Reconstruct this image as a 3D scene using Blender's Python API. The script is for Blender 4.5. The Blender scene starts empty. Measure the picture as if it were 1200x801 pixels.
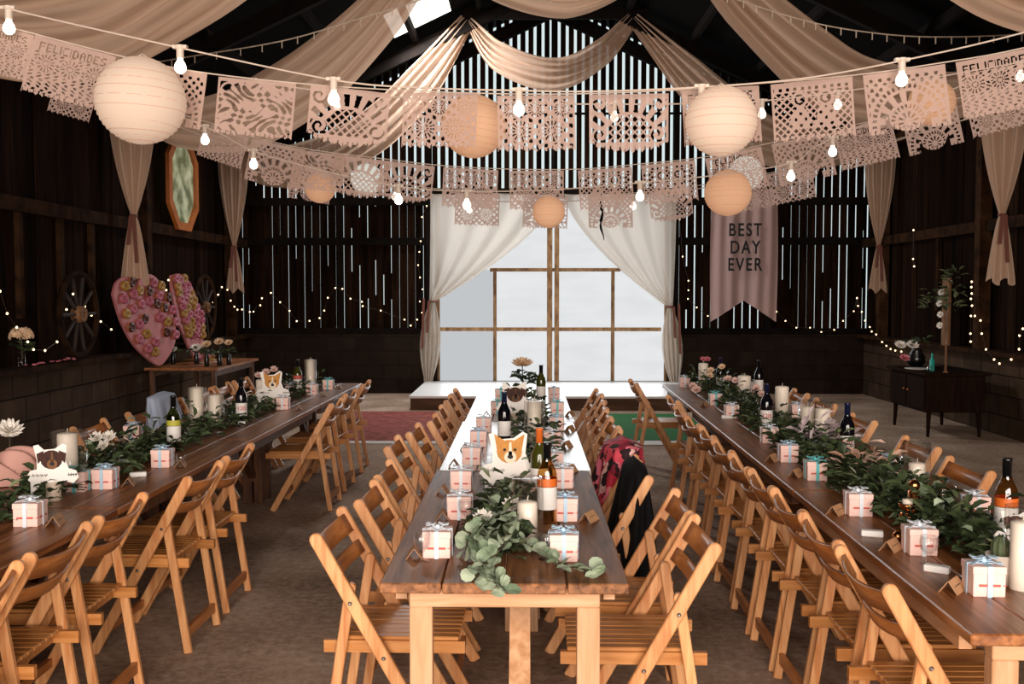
import bpy, math, random
from mathutils import Vector, Matrix, Euler
random.seed(7)
R = random.Random(11)
S = bpy.context.scene
COL = S.collection
PI = math.pi
# ------------------------------------------------------------------ camera
F = 1167.0
CAMZ = 1.63
YAW = math.atan(16.0 / F)
PIT = math.atan(57.5 / F)
camd = bpy.data.cameras.new('camera'); cam = bpy.data.objects.new('camera', camd); COL.objects.link(cam)
camd.sensor_width = 36.0; camd.lens = F / 1200 * 36; camd.clip_end = 200
cam.location = (0, 0, CAMZ); cam.rotation_euler = (PI / 2 - PIT, 0, YAW)
camd.dof.use_dof = False
S.camera = cam
_M = Euler((PI / 2 - PIT, 0, YAW)).to_matrix()
def ray(px, py):
    d = _M @ Vector(((px - 600) / F, (400.5 - py) / F, -1.0))
    return d / d.y
def atY(px, py, Y): return Vector((0, 0, CAMZ)) + ray(px, py) * Y
def atZ(px, py, z):
    r = ray(px, py); return Vector((0, 0, CAMZ)) + r * ((z - CAMZ) / r.z)
def atX(px, py, x):
    r = ray(px, py); return Vector((0, 0, CAMZ)) + r * (x / r.x)
TZ = 0.76
# ------------------------------------------------------------------ mesh builder
class MB:
    def __init__(s): s.v = []; s.f = []; s.mi = []; s.cur = 0
    def add(s, vs, fs):
        b = len(s.v); s.v += [tuple(v) for v in vs]
        for f in fs: s.f.append(tuple(b + i for i in f)); s.mi.append(s.cur)
        return s
    def box(s, c, d, m=None):
        x, y, z = d[0] / 2, d[1] / 2, d[2] / 2
        vs = [Vector((a, b, e)) for a in (-x, x) for b in (-y, y) for e in (-z, z)]
        if m is not None: vs = [m @ v for v in vs]
        c = Vector(c)
        return s.add([v + c for v in vs], [(0, 1, 3, 2), (4, 6, 7, 5), (0, 4, 5, 1), (2, 3, 7, 6), (0, 2, 6, 4), (1, 5, 7, 3)])
    def bar(s, p0, p1, w, t, side=(0, 1, 0), round_end=False):
        """bar from p0 to p1: t along side, w perpendicular to both"""
        p0, p1 = Vector(p0), Vector(p1); a = (p1 - p0).normalized(); sd = Vector(side)
        sd = (sd - a * sd.dot(a)).normalized(); n = a.cross(sd)
        L = (p1 - p0).length
        if round_end:
            out = [(0, -w / 2), (L, -w / 2), (L, w / 2), (0, w / 2)]
            out += [(-math.sin(k * PI / 7) * w / 2, math.cos(k * PI / 7) * w / 2) for k in range(1, 7)]
        else: out = [(0, -w / 2), (L, -w / 2), (L, w / 2), (0, w / 2)]
        return s.prism([p0 + a * u + n * q for u, q in out], sd * t, True)
    def prism(s, pts, ext, centred=False):
        pts = [Vector(p) for p in pts]; ext = Vector(ext); n = len(pts)
        o = ext * -0.5 if centred else ext * 0
        return s.add([p + o for p in pts] + [p + o + ext for p in pts],
                     [tuple(range(n))[::-1], tuple(range(n, 2 * n))] + [(i, (i + 1) % n, n + (i + 1) % n, n + i) for i in range(n)])
    def tube(s, pts, r, n=6, cap=True):
        pts = [Vector(p) for p in pts]; rings = []
        up = Vector((0, 0, 1))
        for i, p in enumerate(pts):
            t = (pts[min(i + 1, len(pts) - 1)] - pts[max(i - 1, 0)]).normalized()
            a = t.cross(up)
            if a.length < 1e-3: a = t.cross(Vector((1, 0, 0)))
            a.normalize(); b = a.cross(t)
            rr = r[i] if isinstance(r, (list, tuple)) else r
            rings.append([p + (a * math.cos(k * 2 * PI / n) + b * math.sin(k * 2 * PI / n)) * rr for k in range(n)])
        vs = [v for q in rings for v in q]; fs = []
        for i in range(len(pts) - 1):
            for k in range(n):
                fs.append((i * n + k, i * n + (k + 1) % n, (i + 1) * n + (k + 1) % n, (i + 1) * n + k))
        if cap: fs += [tuple(range(n)), tuple(range((len(pts) - 1) * n, len(pts) * n))[::-1]]
        return s.add(vs, fs)
    def lathe(s, prof, c=(0, 0, 0), n=16, ax=None):
        c = Vector(c); vs = []; fs = []
        for r, z in prof:
            for k in range(n):
                v = Vector((r * math.cos(2 * PI * k / n), r * math.sin(2 * PI * k / n), z))
                vs.append(c + (ax @ v if ax is not None else v))
        for i in range(len(prof) - 1):
            for k in range(n):
                fs.append((i * n + k, i * n + (k + 1) % n, (i + 1) * n + (k + 1) % n, (i + 1) * n + k))
        if prof[0][0] > 1e-4: fs.append(tuple(range(n))[::-1])
        if prof[-1][0] > 1e-4: fs.append(tuple(range((len(prof) - 1) * n, len(prof) * n)))
        return s.add(vs, fs)
    def ball(s, c, r, n=10, m=6, sc=(1, 1, 1)):
        c = Vector(c)
        vs = []; fs = []
        for i in range(m + 1):
            a = PI * i / m
            for k in range(n):
                b = 2 * PI * k / n
                vs.append(c + Vector((r * sc[0] * math.sin(a) * math.cos(b), r * sc[1] * math.sin(a) * math.sin(b), r * sc[2] * math.cos(a))))
        for i in range(m):
            for k in range(n):
                fs.append((i * n + k, (i + 1) * n + k, (i + 1) * n + (k + 1) % n, i * n + (k + 1) % n))
        return s.add(vs, fs)
    def torus(s, c, R_, r, ax=None, n=14, m=8):
        c = Vector(c); vs = []; fs = []
        for i in range(n):
            a = 2 * PI * i / n
            for k in range(m):
                b = 2 * PI * k / m
                v = Vector(((R_ + r * math.cos(b)) * math.cos(a), (R_ + r * math.cos(b)) * math.sin(a), r * math.sin(b)))
                vs.append(c + (ax @ v if ax is not None else v))
        for i in range(n):
            for k in range(m):
                fs.append((i * m + k, ((i + 1) % n) * m + k, ((i + 1) % n) * m + (k + 1) % m, i * m + (k + 1) % m))
        return s.add(vs, fs)
    def grid(s, fn, nu, nv):
        vs = [fn(i / nu, j / nv) for j in range(nv + 1) for i in range(nu + 1)]
        fs = [(j * (nu + 1) + i, j * (nu + 1) + i + 1, (j + 1) * (nu + 1) + i + 1, (j + 1) * (nu + 1) + i) for j in range(nv) for i in range(nu)]
        return s.add(vs, fs)
    def build(s, name, mats, parent=None, smooth=False, loc=None):
        me = bpy.data.meshes.new(name); me.from_pydata(s.v, [], s.f); me.validate()
        if not isinstance(mats, (list, tuple)): mats = [mats]
        for m in mats: me.materials.append(m)
        if len(mats) > 1 and len(s.mi) == len(me.polygons): me.polygons.foreach_set('material_index', s.mi)
        if smooth: me.polygons.foreach_set('use_smooth', [True] * len(me.polygons))
        me.update()
        o = bpy.data.objects.new(name, me); COL.objects.link(o)
        if parent is not None: o.parent = parent
        if loc is not None: o.location = loc
        return o
def bevel(o, w=0.004, seg=1):
    m = o.modifiers.new('bevel', 'BEVEL'); m.width = w; m.segments = seg; m.limit_method = 'ANGLE'
    return o
def tag(o, label=None, cat=None, group=None, kind=None):
    if label: o['label'] = label
    if cat: o['category'] = cat
    if group: o['group'] = group
    if kind: o['kind'] = kind
    return o
def thing(name, label, cat, loc=(0, 0, 0), rz=0, group=None):
    o = bpy.data.objects.new(name, None); COL.objects.link(o); o.empty_display_size = 0.05
    o.location = loc; o.rotation_euler = (0, 0, rz)
    return tag(o, label, cat, group)
KIDS = {}
def copy_tree(o, parent=None):
    c = o.copy(); COL.objects.link(c)
    if parent is not None: c.parent = parent
    for ch in list(o.children): copy_tree(ch, c)
    return c
ORD = ['nearest', 'second', 'third', 'fourth', 'fifth', 'sixth', 'seventh', 'eighth', 'ninth', 'tenth', 'eleventh', 'twelfth', 'thirteenth', 'fourteenth', 'fifteenth']
# ------------------------------------------------------------------ materials
def newmat(name):
    m = bpy.data.materials.new(name); m.use_nodes = True
    nt = m.node_tree; b = nt.nodes['Principled BSDF']
    return m, nt, b
def rgb(h):
    h = h.lstrip('#'); out = []
    for i in (0, 2, 4):
        c = int(h[i:i + 2], 16) / 255
        out.append(c / 12.92 if c <= 0.04045 else ((c + 0.055) / 1.055) ** 2.4)
    return tuple(out) + (1,)
def plain(name, col, rough=0.6, spec=0.5, var=0.0, scale=6, metal=0, emit=0, bump=0, coat=0):
    m, nt, b = newmat(name); c = rgb(col) if isinstance(col, str) else tuple(col) + (1,)
    b.inputs['Base Color'].default_value = c; b.inputs['Roughness'].default_value = rough
    b.inputs['Specular IOR Level'].default_value = spec; b.inputs['Metallic'].default_value = metal
    if coat: b.inputs['Coat Weight'].default_value = coat
    if emit:
        b.inputs['Emission Color'].default_value = c; b.inputs['Emission Strength'].default_value = emit
    if var or bump:
        tc = nt.nodes.new('ShaderNodeTexCoord'); nz = nt.nodes.new('ShaderNodeTexNoise')
        nz.inputs['Scale'].default_value = scale; nz.inputs['Detail'].default_value = 6
        nt.links.new(tc.outputs['Object'], nz.inputs['Vector'])
        if var:
            rp = nt.nodes.new('ShaderNodeValToRGB')
            rp.color_ramp.elements[0].position = 0.3; rp.color_ramp.elements[1].position = 0.7
            rp.color_ramp.elements[0].color = tuple(x * (1 - var) for x in c[:3]) + (1,)
            rp.color_ramp.elements[1].color = tuple(min(1, x * (1 + var)) for x in c[:3]) + (1,)
            nt.links.new(nz.outputs['Fac'], rp.inputs['Fac']); nt.links.new(rp.outputs['Color'], b.inputs['Base Color'])
        if bump:
            bp = nt.nodes.new('ShaderNodeBump'); bp.inputs['Strength'].default_value = bump; bp.inputs['Distance'].default_value = 0.02
            nt.links.new(nz.outputs['Fac'], bp.inputs['Height']); nt.links.new(bp.outputs['Normal'], b.inputs['Normal'])
    return m
def wood(name, c1, c2, stretch=(14, 14, 1.2), rough=0.45, spec=0.5, scale=3, island=0.25, bump=0.15, coat=0):
    m, nt, b = newmat(name)
    tc = nt.nodes.new('ShaderNodeTexCoord'); mp = nt.nodes.new('ShaderNodeMapping'); nz = nt.nodes.new('ShaderNodeTexNoise')
    mp.inputs['Scale'].default_value = stretch; nz.inputs['Scale'].default_value = scale; nz.inputs['Detail'].default_value = 8; nz.inputs['Distortion'].default_value = 0.6
    geo = nt.nodes.new('ShaderNodeNewGeometry'); oi = nt.nodes.new('ShaderNodeObjectInfo')
    ad = nt.nodes.new('ShaderNodeVectorMath'); ad.operation = 'ADD'
    mu = nt.nodes.new('ShaderNodeVectorMath'); mu.operation = 'SCALE'; mu.inputs['Scale'].default_value = 13.7
    cx = nt.nodes.new('ShaderNodeCombineXYZ')
    for i in range(3): nt.links.new(geo.outputs['Random Per Island'] if i < 2 else oi.outputs['Random'], cx.inputs[i])
    nt.links.new(cx.outputs[0], mu.inputs[0]); nt.links.new(tc.outputs['Object'], mp.inputs['Vector'])
    nt.links.new(mp.outputs[0], ad.inputs[0]); nt.links.new(mu.outputs[0], ad.inputs[1]); nt.links.new(ad.outputs[0], nz.inputs['Vector'])
    rp = nt.nodes.new('ShaderNodeValToRGB'); e = rp.color_ramp.elements
    e[0].position = 0.32; e[1].position = 0.68; e[0].color = rgb(c1); e[1].color = rgb(c2)
    nt.links.new(nz.outputs['Fac'], rp.inputs['Fac'])
    hs = nt.nodes.new('ShaderNodeHueSaturation')
    mr = nt.nodes.new('ShaderNodeMapRange'); mr.inputs['To Min'].default_value = 1 - island; mr.inputs['To Max'].default_value = 1 + island
    sm = nt.nodes.new('ShaderNodeMath'); sm.operation = 'ADD'; fr = nt.nodes.new('ShaderNodeMath'); fr.operation = 'FRACT'
    nt.links.new(geo.outputs['Random Per Island'], sm.inputs[0]); nt.links.new(oi.outputs['Random'], sm.inputs[1]); nt.links.new(sm.outputs[0], fr.inputs[0])
    nt.links.new(fr.outputs[0], mr.inputs['Value']); nt.links.new(mr.outputs[0], hs.inputs['Value'])
    nt.links.new(rp.outputs['Color'], hs.inputs['Color']); nt.links.new(hs.outputs[0], b.inputs['Base Color'])
    b.inputs['Roughness'].default_value = rough; b.inputs['Specular IOR Level'].default_value = spec
    if coat: b.inputs['Coat Weight'].default_value = coat; b.inputs['Coat Roughness'].default_value = 0.25
    if bump:
        bp = nt.nodes.new('ShaderNodeBump'); bp.inputs['Strength'].default_value = bump; bp.inputs['Distance'].default_value = 0.01
        nt.links.new(nz.outputs['Fac'], bp.inputs['Height']); nt.links.new(bp.outputs['Normal'], b.inputs['Normal'])
    return m
def leafmat(name, c1, c2, rough=0.5):
    m, nt, b = newmat(name)
    geo = nt.nodes.new('ShaderNodeNewGeometry'); rp = nt.nodes.new('ShaderNodeValToRGB'); e = rp.color_ramp.elements
    e[0].color = rgb(c1); e[1].color = rgb(c2)
    nt.links.new(geo.outputs['Random Per Island'], rp.inputs['Fac']); nt.links.new(rp.outputs['Color'], b.inputs['Base Color'])
    b.inputs['Roughness'].default_value = rough
    return m
def sheer(name, col, transp=0.2, transl=0.45, emit=0, weave=0):
    m, nt, b = newmat(name); nt.nodes.remove(b); out = nt.nodes['Material Output']; c = rgb(col)
    d = nt.nodes.new('ShaderNodeBsdfDiffuse'); d.inputs['Color'].default_value = c
    t = nt.nodes.new('ShaderNodeBsdfTranslucent'); t.inputs['Color'].default_value = c
    x = nt.nodes.new('ShaderNodeBsdfTransparent')
    a = nt.nodes.new('ShaderNodeMixShader'); a.inputs[0].default_value = transl
    nt.links.new(d.outputs[0], a.inputs[1]); nt.links.new(t.outputs[0], a.inputs[2])
    last = a
    if transp:
        e = nt.nodes.new('ShaderNodeMixShader'); e.inputs[0].default_value = transp
        nt.links.new(a.outputs[0], e.inputs[1]); nt.links.new(x.outputs[0], e.inputs[2]); last = e
    if emit:
        g = nt.nodes.new('ShaderNodeEmission'); g.inputs['Color'].default_value = c; g.inputs['Strength'].default_value = emit
        h = nt.nodes.new('ShaderNodeAddShader'); nt.links.new(last.outputs[0], h.inputs[0]); nt.links.new(g.outputs[0], h.inputs[1]); last = h
    nt.links.new(last.outputs[0], out.inputs['Surface'])
    return m
def thinglass(name, tint='#ffffff', refl=0.05):
    m, nt, b = newmat(name); nt.nodes.remove(b); out = nt.nodes['Material Output']
    x = nt.nodes.new('ShaderNodeBsdfTransparent'); x.inputs['Color'].default_value = rgb(tint)
    g = nt.nodes.new('ShaderNodeBsdfGlossy'); g.inputs['Roughness'].default_value = 0.05
    lw = nt.nodes.new('ShaderNodeLayerWeight'); lw.inputs['Blend'].default_value = 0.35
    mr = nt.nodes.new('ShaderNodeMapRange'); mr.inputs['To Min'].default_value = refl * 0.5; mr.inputs['To Max'].default_value = 0.38
    a = nt.nodes.new('ShaderNodeMixShader'); nt.links.new(lw.outputs['Facing'], mr.inputs['Value']); nt.links.new(mr.outputs[0], a.inputs[0])
    nt.links.new(x.outputs[0], a.inputs[1]); nt.links.new(g.outputs[0], a.inputs[2]); nt.links.new(a.outputs[0], out.inputs['Surface'])
    return m
def emitter(name, col, s):
    m, nt, b = newmat(name); nt.nodes.remove(b); out = nt.nodes['Material Output']
    g = nt.nodes.new('ShaderNodeEmission'); g.inputs['Color'].default_value = rgb(col); g.inputs['Strength'].default_value = s
    nt.links.new(g.outputs[0], out.inputs['Surface']); return m
def floral(name):
    m, nt, b = newmat(name)
    tc = nt.nodes.new('ShaderNodeTexCoord'); v = nt.nodes.new('ShaderNodeTexVoronoi'); v.inputs['Scale'].default_value = 21
    nz = nt.nodes.new('ShaderNodeTexNoise'); nz.inputs['Scale'].default_value = 12
    mx = nt.nodes.new('ShaderNodeVectorMath'); mx.operation = 'MULTIPLY_ADD'; mx.inputs[1].default_value = (.12, .12, .12)
    nt.links.new(tc.outputs['Object'], mx.inputs[2]); nt.links.new(nz.outputs['Color'], mx.inputs[0]); nt.links.new(tc.outputs['Object'], nz.inputs['Vector'])
    nt.links.new(mx.outputs[0], v.inputs['Vector'])
    rp = nt.nodes.new('ShaderNodeValToRGB'); rp.color_ramp.interpolation = 'CONSTANT'; e = rp.color_ramp.elements
    e[0].color = rgb('#2a1018'); e[1].position = 0.25; e[1].color = rgb('#c02a40')
    for p, c in ((.42, '#e8788a'), (.58, '#f0c0b8'), (.7, '#8a1830'), (.82, '#e05060')):
        q = e.new(p); q.color = rgb(c)
    sx = nt.nodes.new('ShaderNodeSeparateColor'); nt.links.new(v.outputs['Color'], sx.inputs[0]); nt.links.new(sx.outputs[0], rp.inputs['Fac'])
    nt.links.new(rp.outputs['Color'], b.inputs['Base Color']); b.inputs['Roughness'].default_value = 0.8
    return m

M = {}
M['chair'] = wood('chair beech', '#ba7745', '#dca470', (16, 16, 1.4), 0.38, 0.5, 3, 0.16, 0.05)
M['chairx'] = wood('chair beech seat', '#a8682f', '#c88a50', (1.4, 16, 16), 0.38, 0.5, 3, 0.14, 0.05)  # seat darker than the legs: shade put into the wood colour
M['chairy'] = wood('chair beech slat', '#9c5a2a', '#c07c44', (16, 1.4, 16), 0.36, 0.5, 3, 0.14, 0.05)  # back slats darkened in colour to carry their shade
M['steel'] = plain('bolt steel', '#c8c8c8', 0.3, metal=1)
M['tableold'] = wood('table top rough dark boards', '#5c3820', '#a06c46', (12, 0.8, 12), 0.5, 0.3, 3, 0.2, 0.3)
M['tabledark'] = wood('table top dark stained', '#643416', '#a4683a', (12, 0.8, 12), 0.36, 0.6, 3, 0.18, 0.2)
M['tablegloss'] = wood('table top varnish with painted glare', '#8f8177', '#c2b6aa', (12, 0.8, 12), 0.3, 0.9, 3, 0.06, 0.04, 1.0)  # pale base colour puts window glare into the varnished wood
M['pine'] = wood('table frame pine', '#b8865e', '#d8aa84', (10, 10, 1.2), 0.55, 0.3, 3, 0.12, 0.1)
M['piney'] = wood('table frame pine rail', '#b8865e', '#d8aa84', (1.2, 1.2, 10), 0.55, 0.3, 3, 0.12, 0.1)
M['pinedark'] = wood('table frame stained', '#3a2416', '#6a4228', (10, 10, 1.2), 0.55, 0.3, 3, 0.12, 0.1)
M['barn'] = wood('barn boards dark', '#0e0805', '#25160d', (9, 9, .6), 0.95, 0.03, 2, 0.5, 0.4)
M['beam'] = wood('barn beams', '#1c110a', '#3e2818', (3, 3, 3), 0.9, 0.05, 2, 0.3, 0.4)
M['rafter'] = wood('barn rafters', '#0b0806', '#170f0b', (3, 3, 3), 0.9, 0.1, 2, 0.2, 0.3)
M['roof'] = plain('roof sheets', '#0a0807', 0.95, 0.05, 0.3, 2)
M['kraft'] = plain('kraft card', '#b98a63', 0.8, var=0.1, scale=30)
M['pink'] = plain('box pink card', '#f2cbc0', 0.6, var=0.03, scale=30)
M['red'] = plain('red print', '#c8584e', 0.6)
M['ribbon'] = plain('ribbon pale blue', '#b4d0e4', 0.4)
M['ribbonw'] = plain('ribbon white', '#dfe6ee', 0.4)
M['ribbont'] = plain('ribbon teal', '#62c0c4', 0.4)
M['wax'] = plain('ivory wax', '#f2e4d2', 0.5, 0.4, 0.02, 8)
M['wick'] = plain('wick', '#e8dcc8', 0.8)
M['glass'] = thinglass('clear glass')
M['glassg'] = thinglass('green bottle glass', '#a8b070', 0.2)
M['glassp'] = thinglass('pale bottle glass', '#e8c890', 0.2)
M['bottle'] = plain('dark bottle glass', '#0b0a10', 0.08, 0.7)
M['bottleg'] = plain('olive bottle glass', '#3a3a12', 0.08, 0.7)
M['foilb'] = plain('navy foil', '#161a38', 0.3, 0.6)
M['foilk'] = plain('black foil', '#0c0c0e', 0.3, 0.6)
M['foilo'] = plain('orange foil', '#d86a28', 0.35, 0.5)
M['label'] = plain('white label', '#e8e2dc', 0.6)
M['labelg'] = plain('yellow green label', '#b8b040', 0.6)
M['white'] = plain('white paper', '#f0ece8', 0.7)
M['black'] = plain('black ink', '#0c0a0a', 0.7)
M['leaf'] = leafmat('dark leaves', '#1a2412', '#50603e', 0.45)
M['euc'] = leafmat('eucalyptus leaves', '#6f8266', '#aebaa0', 0.6)
M['olive'] = leafmat('olive leaves', '#343e24', '#7c8460', 0.5)
M['stem'] = plain('stem', '#3a3220', 0.7)
M['petal'] = leafmat('white petals', '#e6dccf', '#f8f2ea', 0.6)
M['petalp'] = leafmat('pale pink petals', '#e0b0a4', '#f0d4c8', 0.6)
M['petaly'] = leafmat('cream petals', '#d8b08a', '#f0d2b0', 0.6)
M['petalr'] = leafmat('rose petals', '#b84a58', '#e0909a', 0.6)
M['drape'] = sheer('ivory voile', '#d6b59c', 0.07, 0.4)
M['curtain'] = sheer('white muslin', '#f0e6da', 0.10, 0.6)
M['paper'] = sheer('cut tissue paper', '#dcbcae', 0.12, 0.35)
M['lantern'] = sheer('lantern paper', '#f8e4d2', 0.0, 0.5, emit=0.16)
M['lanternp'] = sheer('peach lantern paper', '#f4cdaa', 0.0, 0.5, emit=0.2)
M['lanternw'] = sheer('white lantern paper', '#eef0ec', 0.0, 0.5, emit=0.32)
M['rib'] = plain('lantern wire', '#d0a888', 0.6)
M['cord'] = plain('white cable', '#dcc8b8', 0.6)
M['socket'] = plain('bulb holder white', '#e4d2c2', 0.5)
M['bulb'] = emitter('lit frosted bulb', '#fff0dc', 4.0)
M['fairy'] = emitter('fairy light', '#ffd8a0', 5.0)
M['wire'] = plain('fairy wire', '#3a2c22', 0.5)
M['banner'] = sheer('satin banner', '#e0bcb6', 0.0, 0.45)
M['tie'] = plain('rust ribbon', '#6a3626', 0.6)
M['felt'] = plain('black coat cloth', '#0a0a0c', 0.9, 0.2, 0.2, 20)
M['floral'] = floral('floral jacket cloth')
M['napkin'] = plain('dusty pink cloth', '#c9978a', 0.8)
M['blue'] = plain('pale blue cloth', '#aab4c8', 0.8)
M['pinkboard'] = plain('pink board', '#b86c6c', 0.6)
M['donut'] = leafmat('donut dough', '#8a4a22', '#c08440', 0.6)
M['iceP'] = plain('pink icing', '#a8566a', 0.35)
M['iceC'] = plain('choc icing', '#4a2014', 0.35)
M['iceY'] = plain('caramel icing', '#9c7434', 0.35)
M['gold'] = plain('mirror frame', '#b0622a', 0.45, var=0.2, scale=10)
M['mirror'], _nt, _b = newmat('mirror glass with painted glow')  # mirrored greenery painted as mottled colour that glows
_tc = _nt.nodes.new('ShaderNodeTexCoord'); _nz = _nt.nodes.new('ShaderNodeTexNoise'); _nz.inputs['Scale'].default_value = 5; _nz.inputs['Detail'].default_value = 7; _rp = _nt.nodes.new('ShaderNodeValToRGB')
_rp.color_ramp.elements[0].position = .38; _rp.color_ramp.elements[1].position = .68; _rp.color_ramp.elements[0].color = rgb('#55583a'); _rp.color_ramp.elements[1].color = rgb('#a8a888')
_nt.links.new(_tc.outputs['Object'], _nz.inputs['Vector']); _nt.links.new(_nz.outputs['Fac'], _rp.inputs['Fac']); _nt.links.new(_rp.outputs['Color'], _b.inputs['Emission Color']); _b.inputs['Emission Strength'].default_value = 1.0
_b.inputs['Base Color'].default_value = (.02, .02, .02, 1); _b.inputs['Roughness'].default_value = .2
M['copper'] = plain('copper', '#e0905a', 0.25, metal=1)
M['birch'] = plain('birch bark', '#cbb8a4', 0.8, var=0.2, scale=24)
M['terr'] = plain('speckled pot', '#d8c8bc', 0.7, var=0.08, scale=40)
M['cactus'] = plain('cactus', '#4a5638', 0.7)
M['dogb'] = plain('brown coat', '#3c1c12', 0.8, var=0.3, scale=30)
M['dogt'] = plain('tan coat', '#c08440', 0.8, var=0.2, scale=30)
M['dogc'] = plain('cream coat', '#ecdcc4', 0.8)
M['teal'] = plain('teal glass', '#1f9c8c', 0.15, 0.6)
M['cab'] = wood('dark cabinet', '#140c07', '#24150d', (8, 8, 1), 0.9, 0.04, 3, 0.2, 0.1)
M['plank'] = wood('plank sign', '#5a3a24', '#8a6242', (8, 8, 1), 0.8, 0.3, 3, 0.2, 0.1)
M['iron'] = plain('weathered wheel', '#2c1e16', 0.8, var=0.3, scale=8)
M['rug'] = plain('red rug', '#8a4a42', 0.95, 0.1, 0.45, 9)
M['fringe'] = plain('rug fringe', '#cfc6bc', 0.9)
M['turf'] = plain('artificial turf', '#265f30', 0.95, 0.1, 0.3, 40)
M['stage'] = plain('stage white', '#e6e2de', 0.35, 0.6, 0.04, 3)
M['stagef'] = wood('stage front', '#4a3020', '#6a4a34', (1, 1, 8), 0.7, 0.3, 2, 0.2, 0.1)
M['frame'] = wood('door frame weathered', '#6a4a30', '#a8855e', (4, 4, 2), 0.8, 0.2, 3, 0.2, 0.2)
M['vase'] = plain('black vase', '#0c0c0e', 0.25, 0.6)
M['plate'] = plain('plate', '#d8cfc6', 0.3, 0.6)

# floor / block materials
def floor_mat():
    m, nt, b = newmat('concrete floor')
    tc = nt.nodes.new('ShaderNodeTexCoord')
    n1 = nt.nodes.new('ShaderNodeTexNoise'); n1.inputs['Scale'].default_value = 1.3; n1.inputs['Detail'].default_value = 8
    n2 = nt.nodes.new('ShaderNodeTexNoise'); n2.inputs['Scale'].default_value = 22; n2.inputs['Detail'].default_value = 8; n2.inputs['Roughness'].default_value = 0.7
    for n in (n1, n2): nt.links.new(tc.outputs['Object'], n.inputs['Vector'])
    mx = nt.nodes.new('ShaderNodeMix'); mx.data_type = 'FLOAT'; mx.inputs[0].default_value = 0.5
    nt.links.new(n1.outputs['Fac'], mx.inputs[2]); nt.links.new(n2.outputs['Fac'], mx.inputs[3])
    rp = nt.nodes.new('ShaderNodeValToRGB'); e = rp.color_ramp.elements
    e[0].position = 0.36; e[0].color = rgb('#745d4a'); e[1].position = 0.66; e[1].color = rgb('#c6ae9a')
    q = e.new(0.5); q.color = rgb('#a28874')
    nt.links.new(mx.outputs[0], rp.inputs['Fac']); nt.links.new(rp.outputs['Color'], b.inputs['Base Color'])
    b.inputs['Roughness'].default_value = 0.95; b.inputs['Specular IOR Level'].default_value = 0.1
    bp = nt.nodes.new('ShaderNodeBump'); bp.inputs['Strength'].default_value = 0.25; bp.inputs['Distance'].default_value = 0.02
    nt.links.new(mx.outputs[0], bp.inputs['Height']); nt.links.new(bp.outputs['Normal'], b.inputs['Normal'])
    return m
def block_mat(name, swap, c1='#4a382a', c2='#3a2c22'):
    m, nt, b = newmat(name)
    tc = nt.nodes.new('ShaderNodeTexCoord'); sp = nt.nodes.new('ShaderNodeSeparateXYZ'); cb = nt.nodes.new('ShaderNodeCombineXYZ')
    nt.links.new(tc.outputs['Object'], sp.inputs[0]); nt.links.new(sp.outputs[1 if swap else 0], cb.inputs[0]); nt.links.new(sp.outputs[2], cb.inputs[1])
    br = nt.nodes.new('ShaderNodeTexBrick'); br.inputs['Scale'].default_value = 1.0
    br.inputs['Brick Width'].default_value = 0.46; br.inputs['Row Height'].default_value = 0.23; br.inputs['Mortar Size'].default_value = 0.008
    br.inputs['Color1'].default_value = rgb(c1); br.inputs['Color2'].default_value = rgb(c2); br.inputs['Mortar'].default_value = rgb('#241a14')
    nt.links.new(cb.outputs[0], br.inputs['Vector'])
    nz = nt.nodes.new('ShaderNodeTexNoise'); nz.inputs['Scale'].default_value = 5; nz.inputs['Detail'].default_value = 8; nt.links.new(tc.outputs['Object'], nz.inputs['Vector'])
    mx = nt.nodes.new('ShaderNodeMix'); mx.data_type = 'RGBA'; mx.blend_type = 'MULTIPLY'; mx.inputs[0].default_value = 0.7
    nt.links.new(br.outputs['Color'], mx.inputs[6]); nt.links.new(nz.outputs['Fac'], mx.inputs[7]); nt.links.new(mx.outputs[2], b.inputs['Base Color'])
    b.inputs['Roughness'].default_value = 0.95; b.inputs['Specular IOR Level'].default_value = 0.1
    return m
def pane_mat():
    m, nt, b = newmat('lit translucent sheet'); nt.nodes.remove(b); out = nt.nodes['Material Output']
    tc = nt.nodes.new('ShaderNodeTexCoord'); mp = nt.nodes.new('ShaderNodeMapping'); mp.inputs['Scale'].default_value = (.6, 1, 2.2)
    nz = nt.nodes.new('ShaderNodeTexNoise'); nz.inputs['Scale'].default_value = 2.2; nz.inputs['Detail'].default_value = 5
    nt.links.new(tc.outputs['Object'], mp.inputs[0]); nt.links.new(mp.outputs[0], nz.inputs['Vector'])
    rp = nt.nodes.new('ShaderNodeValToRGB'); e = rp.color_ramp.elements; e[0].position = .35; e[1].position = .6
    e[0].color = rgb('#e8eaeb'); e[1].color = rgb('#eff1f2')
    nt.links.new(nz.outputs['Fac'], rp.inputs['Fac'])
    g = nt.nodes.new('ShaderNodeEmission'); g.inputs['Strength'].default_value = .92
    nt.links.new(rp.outputs['Color'], g.inputs['Color']); nt.links.new(g.outputs[0], out.inputs['Surface'])
    return m
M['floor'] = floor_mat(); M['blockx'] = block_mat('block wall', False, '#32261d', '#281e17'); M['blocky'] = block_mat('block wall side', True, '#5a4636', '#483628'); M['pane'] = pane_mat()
M['paneg'] = emitter('lit dusty sheet', '#c3c6c9', 1.0)
M['sky'] = emitter('lit roof sheet', '#f4f2e8', 4.0)

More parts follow.
